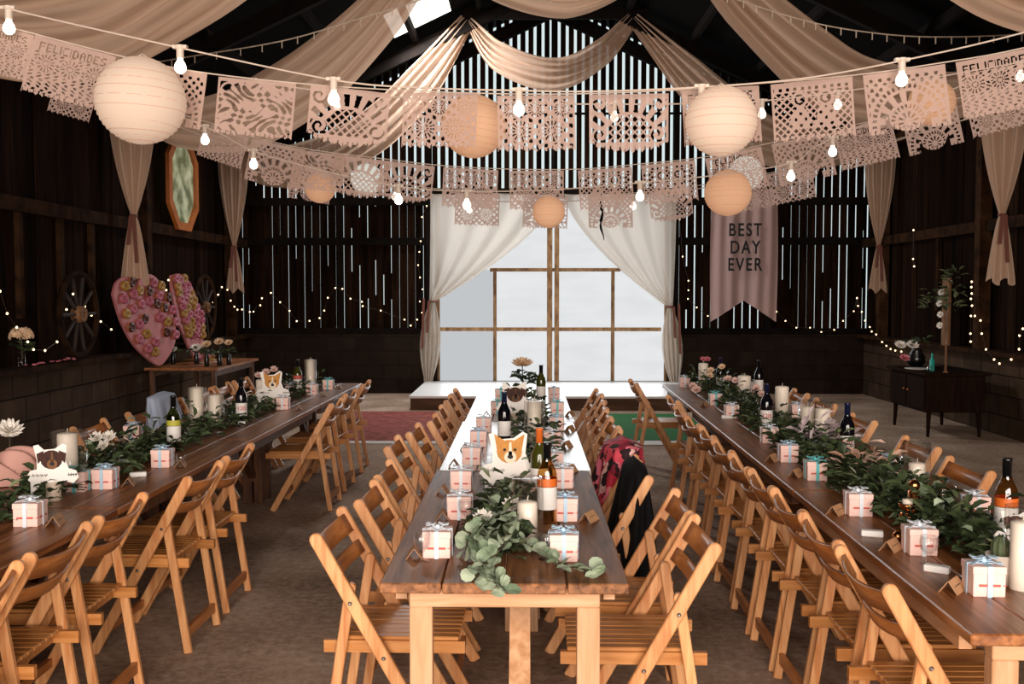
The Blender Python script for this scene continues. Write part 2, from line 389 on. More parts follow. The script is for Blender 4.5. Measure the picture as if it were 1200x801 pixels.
def text_mesh(txt, size, ext=0.002, spacing=1.0, bold=.018):
    c = bpy.data.curves.new('t', 'FONT'); c.body = txt; c.size = size; c.extrude = ext; c.align_x = 'CENTER'; c.align_y = 'CENTER'; c.space_character = spacing; c.offset = size * bold
    o = bpy.data.objects.new('t', c); COL.objects.link(o)
    dg = bpy.context.evaluated_depsgraph_get(); me = bpy.data.meshes.new_from_object(o.evaluated_get(dg))
    bpy.data.objects.remove(o); return me
def text_obj(name, txt, size, mat, parent, loc, rot=(PI / 2, 0, 0), ext=0.002, spacing=1.0, sx=1, bold=.018):
    me = text_mesh(txt, size, ext, spacing, bold); me.materials.clear(); me.materials.append(mat)
    o = bpy.data.objects.new(name, me); COL.objects.link(o); o.parent = parent; o.location = loc; o.rotation_euler = rot; o.scale = (sx, 1, 1); return o
# ================================================================== SETTING
XL, XR, YB, YF = -4.6, 5.5, 16.2, -4.0
RX, RZ, SL = 0.42, 6.42, 0.47
EZ = 4.0
def roofz(x): return RZ - SL * abs(x - RX)
def st(o): o['kind'] = 'structure'; return o
b = MB(); b.add([(XL - .2, YF, 0), (XR + .2, YF, 0), (XR + .2, YB + .1, 0), (XL - .2, YB + .1, 0), (XL - .2, YF, -.1), (XR + .2, YF, -.1), (XR + .2, YB + .1, -.1), (XL - .2, YB + .1, -.1)],
             [(0, 1, 2, 3), (7, 6, 5, 4), (0, 4, 5, 1), (1, 5, 6, 2), (2, 6, 7, 3), (3, 7, 4, 0)])
st(b.build('floor', M['floor']))
# back wall: vertical boards with daylight gaps
PITCH = 0.1293
WX0, WX1, WZ0, WZ1 = -1.43, 2.28, 0.2, 3.16
b = MB(); rr = random.Random(3)
n = int((XR - XL) / PITCH) + 1
x0 = RX - 39 * PITCH - 0.014
def roofcut(bm, xa, xb, za, y):
    pass
for i in range(-1, n + 2):
    xa = x0 + i * PITCH
    for sec in (0, 1):
        if sec == 1:   # gable boards
            gap = 0.047 if -1.9 < xa < 2.9 else 0.03
            if abs(xa - RX) > 2.9: gap = 0.022
            za, zb = 3.1, None
        else:
            gap = rr.choice([0.002, 0.004, 0.006, 0.009, 0.012, 0.015]) if xa < 0 else rr.choice([0.006, 0.012, 0.016, 0.02, 0.023])
            if -1.4 < xa < 2.3: gap = 0.0
            za, zb = 0.95, 3.1
        l, r_ = xa + gap / 2, xa + PITCH - gap / 2
        l = max(l, XL); r_ = min(r_, XR)
        if r_ - l < .01: continue
        dy = rr.uniform(-.006, .006)
        if sec == 1:
            p = [(l, YB + dy, za), (r_, YB + dy, za), (r_, YB + dy, roofz(r_) + .02), (l, YB + dy, roofz(l) + .02)]
            if l < RX < r_: p = p[:3] + [(RX, YB + dy, RZ + .02)] + p[3:]
            b.prism(p, (0, .02, 0))
        else:
            segs = [(za, zb)]
            if WX0 - .05 < (l + r_) / 2 < WX1 + .05: segs = []
            for s0, s1 in segs:
                b.prism([(l, YB + dy, s0), (r_, YB + dy, s0), (r_, YB + dy, s1), (l, YB + dy, s1)], (0, .02, 0))
                if gap > 0.008:       # battens that close parts of some gaps
                    z = s0
                    while z < s1:
                        h = rr.uniform(.25, .9)
                        if rr.random() < (0.5 if xa < 0 else 0.25): b.box((r_ + gap / 2, YB + .03, min(z + h / 2, s1)), (gap + .02, .015, h))
                        z += h
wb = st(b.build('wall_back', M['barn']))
b = MB()
b.box(((XL + WX0) / 2, YB, .48), (WX0 - XL, .2, .96)); b.box(((XR + WX1) / 2, YB, .48), (XR - WX1, .2, .96)); b.box(((WX0 + WX1) / 2, YB, .1), (WX1 - WX0, .2, .2))
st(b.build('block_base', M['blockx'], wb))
b = MB()
for z, t in ((3.1, .12), (2.46, .12), (1.0, .12)):
    for xa, xb in ((XL, WX0 - .06), (WX1 + .06, XR)): b.box(((xa + xb) / 2, YB - .05, z), (xb - xa, .08, t))
b.box(((WX0 + WX1) / 2, YB - .05, 3.24), (WX1 - WX0 + .3, .1, .14))
b.box((RX, YB - .05, 4.5), (7.0, .05, .03))
for sgn in (-1, 1):
    b.bar((RX, YB - .07, RZ - .30), (RX + sgn * 4.6, YB - .07, RZ - .30 - SL * 4.6), .2, .1)
for px in (-3.0, -1.56, 2.42, 3.9): b.box((px, YB - .05, (roofz(px) + .95) / 2 - .1), (.09, .09, roofz(px) - 1.1))
b.box((RX + .02, YB - .07, 4.75), (.06, .08, 3.0))
st(b.build('wall_girt', M['rafter'], wb))
# side walls
def sidewall(name, x, sgn):
    rr = random.Random(5 if sgn < 0 else 6); b = MB(); y = YF
    while y < YB:
        w = rr.uniform(.16, .21); g = rr.choice([0, 0, 0, 0, 0, 0, .0]); e = min(y + w, YB)
        if sgn < 0 and (10.05 < y < 10.22): e -= .006
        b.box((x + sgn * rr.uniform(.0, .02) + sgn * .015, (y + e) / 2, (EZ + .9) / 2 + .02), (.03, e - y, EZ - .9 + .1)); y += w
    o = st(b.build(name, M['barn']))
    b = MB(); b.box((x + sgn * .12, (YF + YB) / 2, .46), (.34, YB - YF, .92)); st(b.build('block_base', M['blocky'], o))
    b = MB(); b.box((x - sgn * .0, (YF + YB) / 2, .945), (.44, YB - YF, .05)); b.box((x - sgn * .05, (YF + YB) / 2, 2.42), (.1, YB - YF, .13)); b.box((x - sgn * .05, (YF + YB) / 2, EZ - .1), (.12, YB - YF, .18))
    st(b.build('wall_rail', M['beam'], o))
    b = MB()
    for yy in (3.6, 7.35, 11.75 if sgn < 0 else 11.9, 15.2): b.box((x - sgn * .09, yy, 2.47), (.14, .14, 3.0))
    for yy in (8.95, 9.75, 10.45) if sgn < 0 else (13.3,): b.box((x - sgn * .03, yy, 1.9), (.05, .07, 1.0))
    st(b.build('wall_post', M['beam'], o))
    return o
sidewall('wall_left', XL, -1); sidewall('wall_right', XR, 1)
# front wall with a wide doorway (behind the camera)
b = MB(); DX0, DX1, DZ = -3.4, 4.2, 4.5
b.box(((XL + DX0) / 2, YF, 2.2), (DX0 - XL, .06, 4.4)); b.box(((XR + DX1) / 2, YF, 2.2), (XR - DX1, .06, 4.4))
b.prism([(XL, YF, DZ), (XR, YF, DZ), (XR, YF, roofz(XR)), (RX, YF, RZ), (XL, YF, roofz(XL))], (0, .06, 0))
st(b.build('wall_front', M['barn']))
# roof with one translucent sheet on the left slope
def rp_(px, py):
    r = ray(px, py); # left slope z = RZ - SL*(RX-x)
    t = (RZ - SL * RX - CAMZ) / (r.z - SL * r.x); return Vector((0, 0, CAMZ)) + r * t
k1, k2 = rp_(529, 14), rp_(462, 45)
SKY = (k2.x, k1.x, min(k1.y, k2.y) - 1.2, max(k1.y, k2.y))
b = MB()
def roofquad(xa, xb, ya, yb, t=.05):
    b.add([(xa, ya, roofz(xa)), (xb, ya, roofz(xb)), (xb, yb, roofz(xb)), (xa, yb, roofz(xa)), (xa, ya, roofz(xa) + t), (xb, ya, roofz(xb) + t), (xb, yb, roofz(xb) + t), (xa, yb, roofz(xa) + t)],
          [(0, 1, 2, 3), (7, 6, 5, 4), (0, 4, 5, 1), (1, 5, 6, 2), (2, 6, 7, 3), (3, 7, 4, 0)])
Y0, Y1 = YF - .3, YB + .4
sx0, sx1, sy0, sy1 = SKY
roofquad(RX, XR + .3, Y0, Y1); roofquad(XL - .3, sx0, Y0, Y1); roofquad(sx1, RX, Y0, Y1); roofquad(sx0, sx1, Y0, sy0); roofquad(sx0, sx1, sy1, Y1)
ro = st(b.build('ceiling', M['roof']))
b = MB()
b.add([(sx0, sy0, roofz(sx0) + .02), (sx1, sy0, roofz(sx1) + .02), (sx1, sy1, roofz(sx1) + .02), (sx0, sy1, roofz(sx0) + .02)], [(0, 1, 2, 3)])
st(b.build('window_2', M['sky']))
b = MB()
for sgn in (-1, 1):
    for k in range(6):
        xx = RX + sgn * (.15 + k * .95); b.box((xx, (Y0 + Y1) / 2, roofz(xx) - .09), (.07, Y1 - Y0 - .7, .13))
st(b.build('roof_purlin', M['rafter'], ro))
TR = [7.35, 11.05, 14.85]
for ty in [3.65] + TR:
    b = MB()
    for sgn in (-1, 1):
        xe = XL + .1 if sgn < 0 else XR - .1
        b.bar((RX, ty, RZ - .26), (xe, ty, roofz(xe) - .26), .18, .09)
    b.box((RX, ty, 5.72), (2.7, .07, .16))
    st(b.build('roof_truss', M['rafter'], ro))
# window wall
w1 = thing('window_1', None, None); w1['kind'] = 'structure'
YW = YB - .02
def wx(px): return atY(px, 343, YW).x
def wz(py): return atY(616, py, YW).z
xs = [WX0, wx(580), wx(648), wx(718), WX1]; zs = [WZ0, wz(385.5), wz(316), WZ1]
cells = [(i, j) for i in range(4) for j in range(3)]
for i, j in cells:
    b = MB(); b.box(((xs[i] + xs[i + 1]) / 2, YW + .02, (zs[j] + zs[j + 1]) / 2), (xs[i + 1] - xs[i], .01, zs[j + 1] - zs[j]))
    st(b.build('pane', M['paneg'] if i == 0 and j < 2 else M['pane'], w1))
b = MB()
b.box((xs[2] - .055, YW - .05, (WZ0 + WZ1) / 2), (.085, .09, WZ1 - WZ0)); b.box((xs[2] + .06, YW - .05, (WZ0 + WZ1) / 2), (.075, .07, WZ1 - WZ0))
b.box((xs[1], YW - .03, (zs[0] + zs[2]) / 2), (.055, .05, zs[2] - zs[0])); b.box((xs[3], YW - .03, (zs[0] + zs[2]) / 2), (.055, .05, zs[2] - zs[0]))
b.box(((xs[1] + xs[3]) / 2 + .02, YW - .025, zs[2]), (xs[3] - xs[1] + .2, .045, .055)); b.box((wx(643), YW - .025, zs[1]), (wx(775) - wx(512), .045, .06))
for x in (WX0, WX1): b.box((x, YW - .03, (WZ0 + WZ1) / 2), (.07, .06, WZ1 - WZ0))
st(b.build('window_frame', M['frame'], w1))
# stage
t = thing('stage', 'low wooden stage with pale top below the tall bright window', 'stage', (0, 0, 0))
b = MB(); SY0, SX0, SX1 = 13.75, -1.62, 2.75
b.box(((SX0 + SX1) / 2, (SY0 + YB - .12) / 2, .185), (SX1 - SX0, YB - .12 - SY0, .03)); b.build('stage_top', M['stage'], t)
b = MB(); b.box(((SX0 + SX1) / 2, SY0 + .02, .084), (SX1 - SX0 - .04, .03, .168)); b.box((SX0 + .03, (SY0 + YB) / 2, .084), (.03, YB - SY0 - .3, .168)); b.box((SX1 - .03, (SY0 + YB) / 2, .084), (.03, YB - SY0 - .3, .168))
b.build('stage_skirt', M['stagef'], t)
# rug and turf
t = thing('rug', 'worn red rug on the floor in front of the stage', 'rug')
p0, p1 = atZ(405, 520, 0), atZ(560, 520, 0)
b = MB(); b.box((-1.15, 12.2, .006), (2.6, 2.7, .012)); b.build('pile', M['rug'], t)
b = MB(); b.box((-1.15, 10.76, .005), (2.6, .18, .008)); b.build('fringe', M['fringe'], t)
b = MB()
for k in range(120):
    pass
t = thing('turf_mat', 'green artificial turf mat with white edge beneath the chairs by the stage', 'mat')
b = MB(); b.box((1.62, 12.1, .008), (1.05, 2.4, .016)); b.build('turf', M['turf'], t)
b = MB(); b.box((1.62, 10.74, .006), (1.05, .3, .01)); b.build('mat_edge', M['fringe'], t)

# ================================================================== TABLES
TABH = {}
def make_table(name, label, cx, cy, L, W, top, fr, frr, rz=0, group='trestle tables in three long rows', near=False, legx=None):
    t = thing(name, label, 'table', (cx, cy, 0), rz, group)
    b = MB(); rr = random.Random(int(cy * 100) + int(cx * 10)); nb = 4; w = W / nb
    for k in range(nb):
        b.box((-W / 2 + w * (k + .5), rr.uniform(-.003, .003), TZ - .016), (w - .004, L - .006, .032))
    bevel(b.build('tabletop', top, t), .004)
    h = TZ - .032
    for s in (-1, 1):
        b = MB(); b.box((0, s * (L / 2 - .09), h - .03), (W - .17, .05, .06)); bevel(b.build('apron', frr, t), .003)
        lxs = (-(W / 2 - .12), W / 2 - .12) if (near and s < 0) else legx
        for q in lxs:
            b = MB(); b.box((q, s * (L / 2 - .09), (h - .06) / 2), (.07 if lxs is not legx else (.07 if lxs[1] - lxs[0] > .08 else .03), .05, h - .06)); bevel(b.build('leg', fr, t), .003)
        b = MB(); b.box((sum(lxs) / 2, s * (L / 2 - .09), .2), (max(.03, lxs[1] - lxs[0] - .05), .04, .06)); b.build('crossbar', frr, t)
        b = MB(); b.bar((sum(legx) / 2, s * (L / 2 - .12), .22), (sum(legx) / 2, s * .25, h - .05), .045, .07 if near else .05, (1, 0, 0)); b.build('brace', fr, t)
    for q in (-1, 1):
        b = MB(); b.box((q * (W / 2 - .05), 0, h - .03), (.035, L - .3, .06)); b.build('side_rail', frr, t)
    return t
# centre row
CX = -0.064; CW = .754
for k, (ya, yb) in enumerate(((2.94, 4.84), (4.845, 6.72), (6.725, 8.6))):
    make_table('trestle_table', ['dark rough-topped trestle table nearest the camera in the centre row', 'shiny trestle table with pale painted-in glare in the middle of the centre row', 'shiny trestle table with pale painted-in glare at the stage end of the centre row'][k],
               CX + .012 * k, (ya + yb) / 2, yb - ya, CW, M['tableold'] if k == 0 else M['tablegloss'], M['pine'], M['piney'], near=k == 0, legx=(.0, .09))
# left row
def lx(y): return -1.655 + (y - 3.1) * .0115      # inner edge of the left row
def rx(y): return 1.137 + (y - 2.51) * .024        # inner edge of the right row
LW = .76
for k, (ya, yb) in enumerate(((2.1, 3.97), (3.975, 5.85), (5.855, 7.73), (7.735, 9.58))):
    y = (ya + yb) / 2
    make_table('trestle_table', 'dark brown trestle table, %s in the left row' % ['nearest the camera', 'second from the camera', 'third from the camera', 'farthest from the camera'][k],
               lx(y) - LW / 2, y, yb - ya, LW, M['tabledark'], M['pinedark'], M['pinedark'], -.0115, legx=(-.17, -.085))
for k, (ya, yb) in enumerate(((2.51, 4.37), (4.375, 6.23), (6.235, 7.86), (7.865, 9.5))):
    y = (ya + yb) / 2
    make_table('trestle_table', 'dark brown trestle table, %s in the right row' % ['nearest the camera', 'second from the camera', 'third from the camera', 'farthest from the camera'][k],
               rx(y) + LW / 2, y, yb - ya, LW, M['tabledark'], M['pine'] if k == 0 else M['pinedark'], M['piney'] if k == 0 else M['pinedark'], -.024, near=k == 0, legx=(.03, .062))
# ================================================================== CHAIRS
def make_chair():
    t = thing('folding_chair', 'x', 'chair')
    D = .25
    for s in (-1, 1):
        b = MB(); b.bar((0 - D + .006, s * .216, .79), (.452 - D, s * .216, .0), .046, .022, round_end=True); bevel(b.build('front_leg', M['chair'], t), .004)
        b = MB(); b.bar((.118 - D, s * .1925, .62), (.022 - D, s * .1925, .0), .036, .022, round_end=True); bevel(b.build('rear_leg', M['chair'], t), .003)
        for (u, z) in ((.122, .574), (.236, .385)):
            b = MB(); b.lathe([(.0075, -.004), (.0075, .003), (.004, .006)], (u - D, s * .228, z), 8, Matrix.Rotation(-s * PI / 2, 3, 'X')); b.build('bolt', M['steel'], t)
    b = MB()
    for k in range(8):
        y = -.154 + .308 * k / 7
        b.box((.285 - D, y, .437), (.405, .038, .014))
    bevel(b.build('seat', M['chairx'], t), .003)
    b = MB()
    for s in (-1, 1): b.box((.265 - D, s * .168, .409), (.49, .022, .042))
    b.box((.12 - D, 0, .409), (.022, .31, .036)); b.box((.46 - D, 0, .409), (.022, .31, .036))
    b.build('seat_frame', M['chairx'], t)
    ax = Vector((.446, 0, -.79)).normalized()
    for z0, h in ((.752, .074), (.664, .052)):
        u0 = (.79 - z0) / .79 * .446
        def fn(i, j, z0=z0, h=h, u0=u0):
            y = (i - .5) * .41; c = -.036 * (1 - (2 * i - 1) ** 2)
            p = Vector((u0 + .008, y, z0)) + ax * ((j - .5) * h) + Vector((c, 0, c * .55)); p.x -= D; return p
        b = MB(); b.grid(fn, 10, 1); o = b.build('back_slat', M['chairy'], t, True)
        m = o.modifiers.new('s', 'SOLIDIFY'); m.thickness = .013; m.offset = 0
    b = MB(); b.box((.036 - D, 0, .09), (.02, .365, .045)); b.build('stretcher', M['chairy'], t)
    b = MB(); b.box((.40 - D, 0, .10), (.02, .41, .035)); b.build('stretcher', M['chairy'], t)
    return t
proto = make_chair(); first = [True]; rc = random.Random(21)
def chair(x, y, face, label, group, jit=.03):
    o = proto if first[0] else copy_tree(proto); first[0] = False
    o.location = (x, y, 0); o.rotation_euler = (0, 0, (0 if face > 0 else PI) + rc.uniform(-jit, jit))
    o['label'] = label; o['group'] = group
    return o
# chairs: list of (centre depth, x of backrest top)
def row(lst, face, txt, group):
    for k, (y, xt) in enumerate(lst):
        chair(xt + .25 * face, y, face, txt % ORD[k], group)
row([(3.56, -.715), (4.13, -.67), (4.67, -.675), (5.5, -.745), (6.04, -.69), (6.55, -.62), (7.07, -.62), (7.8, -.615), (8.33, -.61)], 1,
    'slatted wooden folding chair on the left side of the centre row, %s from the camera', 'chairs on the left of the centre row')
row([(3.46, .63), (3.95, .63), (4.66, .56), (5.25, .56), (5.8, .57), (6.33, .575), (6.83, .575), (7.33, .59), (7.83, .615), (8.33, .62)], -1,
    'slatted wooden folding chair on the right side of the centre row, %s from the camera', 'chairs on the right of the centre row')
row([(2.78, -1.55), (3.3, -1.565), (3.83, -1.57), (4.62, -1.50), (5.18, -1.50), (7.57, -1.44), (8.3, -1.46), (9.15, -1.47)], -1,
    'slatted wooden folding chair on the aisle side of the left row, %s from the camera', 'chairs on the aisle side of the left row')
row([(6.25, -2.78), (7.0, -2.74), (7.55, -2.72), (8.4, -2.76), (8.95, -2.76), (9.48, -2.74)], 1,
    'wooden folding chair on the wall side of the left row, %s from the camera', 'chairs on the wall side of the left row')
row([(3.0, 1.02), (3.5, 1.035), (3.97, 1.045), (4.43, 1.048), (4.89, 1.05), (5.4, 1.065), (5.93, 1.08), (6.45, 1.08), (7.05, 1.09), (7.8, 1.15), (9.3, 1.0)], 1,
    'slatted wooden folding chair on the aisle side of the right row, %s from the camera', 'chairs on the aisle side of the right row')
row([(4.8, 2.15), (5.52, 2.20), (6.62, 2.25), (7.58, 2.29), (8.38, 2.32)], -1,
    'wooden folding chair on the far right side of the right row, %s from the camera', 'chairs on the outer side of the right row')

# ================================================================== TABLEWARE helpers
def leafset(b, pts, n, size, spread, rise, rr, roundness=0.56, droop=0):
    """n folded leaves scattered about the polyline pts"""
    pts = [Vector(p) for p in pts]
    for _ in range(n):
        f = rr.random() * (len(pts) - 1); i = min(int(f), len(pts) - 2); p = pts[i].lerp(pts[i + 1], f - i)
        a = rr.uniform(0, 2 * PI); rad = spread * math.sqrt(rr.random())
        p = p + Vector((math.cos(a) * rad, math.sin(a) * rad, abs(rr.gauss(0, .5)) * rise * (1 - .5 * rad / max(spread, 1e-4)) + .008))
        L = rr.uniform(*size); w = L * roundness * rr.uniform(.8, 1.2)
        d = Vector((math.cos(a + rr.uniform(-1, 1)), math.sin(a + rr.uniform(-1, 1)), rr.uniform(-.25, .75))).normalized()
        s = d.cross(Vector((rr.uniform(-.4, .4), rr.uniform(-.4, .4), 1))).normalized(); nrm = s.cross(d)
        base, tip = p, p + d * L - nrm * L * .12
        fl = nrm * w * .25
        vs = [base, p + d * L * .3 + s * w * .5 + fl, p + d * L * .68 + s * w * .42 + fl, tip, p + d * L * .68 - s * w * .42 + fl, p + d * L * .3 - s * w * .5 + fl, p + d * L * .5]
        if min(v.z for v in vs) < pts[i].z - droop - .005:
            dz = pts[i].z - min(v.z for v in vs); vs = [v + Vector((0, 0, dz)) for v in vs]
        b.add(vs, [(0, 1, 2, 6), (6, 2, 3), (0, 6, 4, 5), (6, 3, 4)])
def garland(label, pts, n=300, size=(.04, .075), spread=.13, rise=.12, euc=0, eucpts=None, seed=1, mat='leaf', group='leaf garlands along the tables'):
    rr = random.Random(seed); t = thing('leaf_garland', label, 'garland', pts[0], 0, group); o = Vector(pts[0])
    loc = [Vector(p) - o for p in pts]
    b = MB(); b.tube([p + Vector((0, 0, .012)) for p in loc], .006, 5)
    for k in range(14):
        f = rr.random() * (len(loc) - 1); i = min(int(f), len(loc) - 2); p = loc[i].lerp(loc[i + 1], f - i); a = rr.uniform(0, 2 * PI)
        b.tube([p + Vector((0, 0, .012)), p + Vector((math.cos(a) * spread * .5, math.sin(a) * spread * .5, .03)), p + Vector((math.cos(a) * spread, math.sin(a) * spread, .02))], .0025, 4)
    b.build('stem', M['stem'], t)
    b = MB(); leafset(b, loc, n, size, spread, rise, rr); b.build('leaves', M[mat], t)
    b = MB(); leafset(b, loc, n // 3, size, spread, rise * 1.1, rr, .3); b.build('leaves', M['olive'], t)
    if euc:
        b = MB()
        e = [Vector(p) - o for p in (eucpts or pts)]
        leafset(b, e, euc, (.034, .055), spread * .75, rise * 1.2, rr, .95); b.build('eucalyptus_leaves', M['euc'], t)
    return t
def box_proto():
    t = thing('favour_box', 'x', 'gift box'); s = .094; h = .088
    b = MB(); b.box((0, 0, h / 2 - .006), (s - .004, s - .004, h - .012)); bevel(b.build('body', M['pink'], t), .002)
    b = MB(); b.box((0, 0, h - .011), (s, s, .022)); bevel(b.build('lid', M['pink'], t), .002)
    b = MB()
    b.box((0, -s / 2 - .0004, .034), (.06, .0008, .007)); b.box((s / 2 + .0004, 0, .034), (.0008, .06, .007)); b.box((s / 2 - .005, -s / 2 + .005, .034), (.0105, .0105, .002))
    b.build('print', M['red'], t)
    return t
def ribbon_bits(t, mat):
    s = .094; h = .088
    b = MB()
    for a in (0, 1):
        d = (.014, s + .006, .002) if a else (s + .006, .014, .002)
        b.box((0, 0, h + .001), d)
        for q in (-1, 1):
            if a: b.box((0, q * (s / 2 + .002), h / 2), (.014, .002, h))
            else: b.box((q * (s / 2 + .002), 0, h / 2), (.002, .014, h))
    b.build('ribbon', mat, t)
    b = MB()
    for q in (-1, 1):
        b.grid(lambda i, j, q=q: Vector((q * (.004 + .034 * math.sin(PI * i)) * 1.0, -.012 + .024 * j + .01 * math.cos(PI * i), h + .004 + .02 * math.sin(PI * i * .5) + .012 * math.sin(2 * PI * i) * .5)), 8, 1)
        b.grid(lambda i, j, q=q: Vector((q * (.004 + .04 * i), -.006 + .012 * j - .025 * i, h + .005 + .004 * math.sin(5 * i))), 4, 1)
    b.ball((0, 0, h + .008), .008, 8, 5)
    o = b.build('bow', mat, t); m = o.modifiers.new('s', 'SOLIDIFY'); m.thickness = .0015
PB = {}
for c, m in (('white', 'ribbonw'), ('blue', 'ribbon'), ('teal', 'ribbont')):
    PB[c] = box_proto(); ribbon_bits(PB[c], M[m]); PB[c]['used'] = 0
def favour(px, py, rib, label, rz=0, z=TZ):
    p = PB[rib]; o = p if not p['used'] else copy_tree(p); p['used'] = 1
    if 'used' in o and o is not p: del o['used']
    o.location = atZ(px, py, z); o.rotation_euler = (0, 0, rz * .15); o['label'] = label; o['group'] = 'pink favour boxes on the tables'
    return o
cardp = [None]
def tent(px, py, label, rz=0):
    if cardp[0] is None:
        b = MB(); w, d, h = .085, .052, .036; e = .0012
        b.prism([(-w / 2, -d / 2, 0), (w / 2, -d / 2, 0), (w / 2, 0, h), (-w / 2, 0, h)], (0, -e, e)); b.prism([(-w / 2, d / 2, 0), (w / 2, d / 2, 0), (w / 2, 0, h), (-w / 2, 0, h)], (0, e, e))
        b.cur = 1
        for dx in (-.02, -.008, .004, .016): b.box((dx, -d / 4 - .0016, h / 2 + .002), (.008, .001, .005), Matrix.Rotation(math.atan2(h, d / 2), 3, 'X'))
        o = b.build('place_card', [M['kraft'], M['black']]); cardp[0] = o
    else:
        o = cardp[0].copy(); COL.objects.link(o)
    o.location = atZ(px, py, TZ); o.rotation_euler = (0, 0, PI / 2 + rz * .6 - .15)
    return tag(o, label, 'place card', 'kraft place cards')
def candle(px, py, r, h, label, dy=0):
    p = atZ(px, py, TZ); p.y += dy
    t = thing('pillar_candle', label, 'candle', p, 0, 'ivory pillar candles')
    b = MB(); b.lathe([(r * .96, 0), (r, .004), (r, h - .006), (r * .93, h), (r * .5, h + .004), (.0, h + .006)], n=24); b.build('wax', M['wax'], t, True)
    b = MB(); b.tube([(0, 0, h), (.001, 0, h + .012), (.003, 0, h + .022)], .0015, 5); b.build('wick', M['wick'], t)
    return t
def hurricane(px, py, r, h, label, dy=0):
    p = atZ(px, py, TZ); p.y += dy
    t = tag(None or MB().lathe([(r - .003, h - .003), (r, h), (r, 0), (0, .001)], n=28).build('glass_cylinder', M['glass'], None, True, p), label, 'candle holder', 'glass candle cylinders')
    return t
def bottle(px, py, label, glass='bottle', foil='foilb', lab='label', txt=None, h=.305, lab2=None, rz=0):
    p = atZ(px, py, TZ); t = thing('wine_bottle', label, 'bottle', p, rz, 'bottles on the tables'); k = h / .305
    pr = [(0, .003), (.030, 0), (.0375, .006), (.0375, .175), (.034, .2), (.022, .225), (.0148, .245), (.014, .295), (.0155, .296), (.0155, .302), (.012, .305), (0, .305)]
    b = MB(); b.lathe([(r * k, z * k) for r, z in pr], n=20); b.build('glass', M[glass], t, True)
    b = MB(); b.lathe([(.0152 * k, .24 * k), (.0150 * k, .296 * k), (.0165 * k, .297 * k), (.0165 * k, .304 * k), (.014 * k, .3065 * k), (0, .3065 * k)], n=16); b.build('foil', M[foil], t, True)
    b = MB(); b.lathe([(.0381 * k, .055 * k), (.0381 * k, .14 * k)], n=20); b.f = b.f[:-2]; b.mi = b.mi[:-2]; b.build('label', M[lab], t, True)
    if lab2:
        b = MB(); b.lathe([(.0383 * k, .142 * k), (.0383 * k, .172 * k)], n=20); b.f = b.f[:-2]; b.mi = b.mi[:-2]; b.build('band', M[lab2], t, True)
    if txt:
        d = Vector((-p.x, -p.y, 0)).normalized(); a = math.atan2(d.x, -d.y)
        text_obj('lettering', txt, .036 * k, M['red'], t, (d.x * .0395 * k, d.y * .0395 * k, .105 * k), (PI / 2, 0, a - rz), .0006)
    return t
def glass(px, py, label, h=.095):
    p = atZ(px, py, TZ); k = h / .095
    pr = [(.028, 0), (.028, .002), (.006, .006), (.004, .012), (.004, .026), (.012, .034), (.027, .048), (.031, .07), (.030, .095), (.0285, .095), (.029, .07), (.025, .05), (.008, .037), (0, .036)]
    o = MB().lathe([(r * k, z * k) for r, z in pr], n=18).build('stemmed_glass', M['glass'], None, True, p)
    return tag(o, label, 'glass', 'small stemmed glasses')
def flower(b, c, r, rr, layers=6, n=9, up=(0, 0, 1)):
    upv = Vector(up).normalized(); q = Vector((0, 0, 1)).rotation_difference(upv); c = Vector(c)
    for l in range(layers):
        tilt = .25 + l * .33; rad = r * (1 - .16 * l)
        for k in range(n):
            a = 2 * PI * (k + .5 * l) / n + rr.uniform(-.15, .15)
            d = Vector((math.cos(a) * math.cos(tilt), math.sin(a) * math.cos(tilt), math.sin(tilt))); s = Vector((-math.sin(a), math.cos(a), 0)); w = rad * .45
            m_ = d * rad * .6 + Vector((0, 0, -rad * .06)); tip = d * rad + Vector((0, 0, rad * .1))
            vs = [Vector((0, 0, 0)), m_ + s * w * .6, tip, m_ - s * w * .6]
            b.add([c + q @ v for v in vs], [(0, 1, 2, 3)])
def blooms(name, label, cat, pts, r, mat, seed=1, group=None):
    rr = random.Random(seed); t = thing(name, label, cat, pts[0], 0, group); o = Vector(pts[0])
    for p in pts:
        b = MB(); flower(b, Vector(p) - o, r, rr, up=(rr.uniform(-.3, .3), -.7, .8)); b.build('bloom', M[mat], t)
    b = MB()
    for p in pts:
        q = Vector(p) - o; b.tube([q, Vector((q.x * .5, q.y + .02, q.z - .05)), Vector((q.x * .2, q.y + .03, TZ - o.z + .01 if name != 'hydrangea' else q.z - .1))], .003, 5)
    b.build('stem', M['stem'], t)
    return t
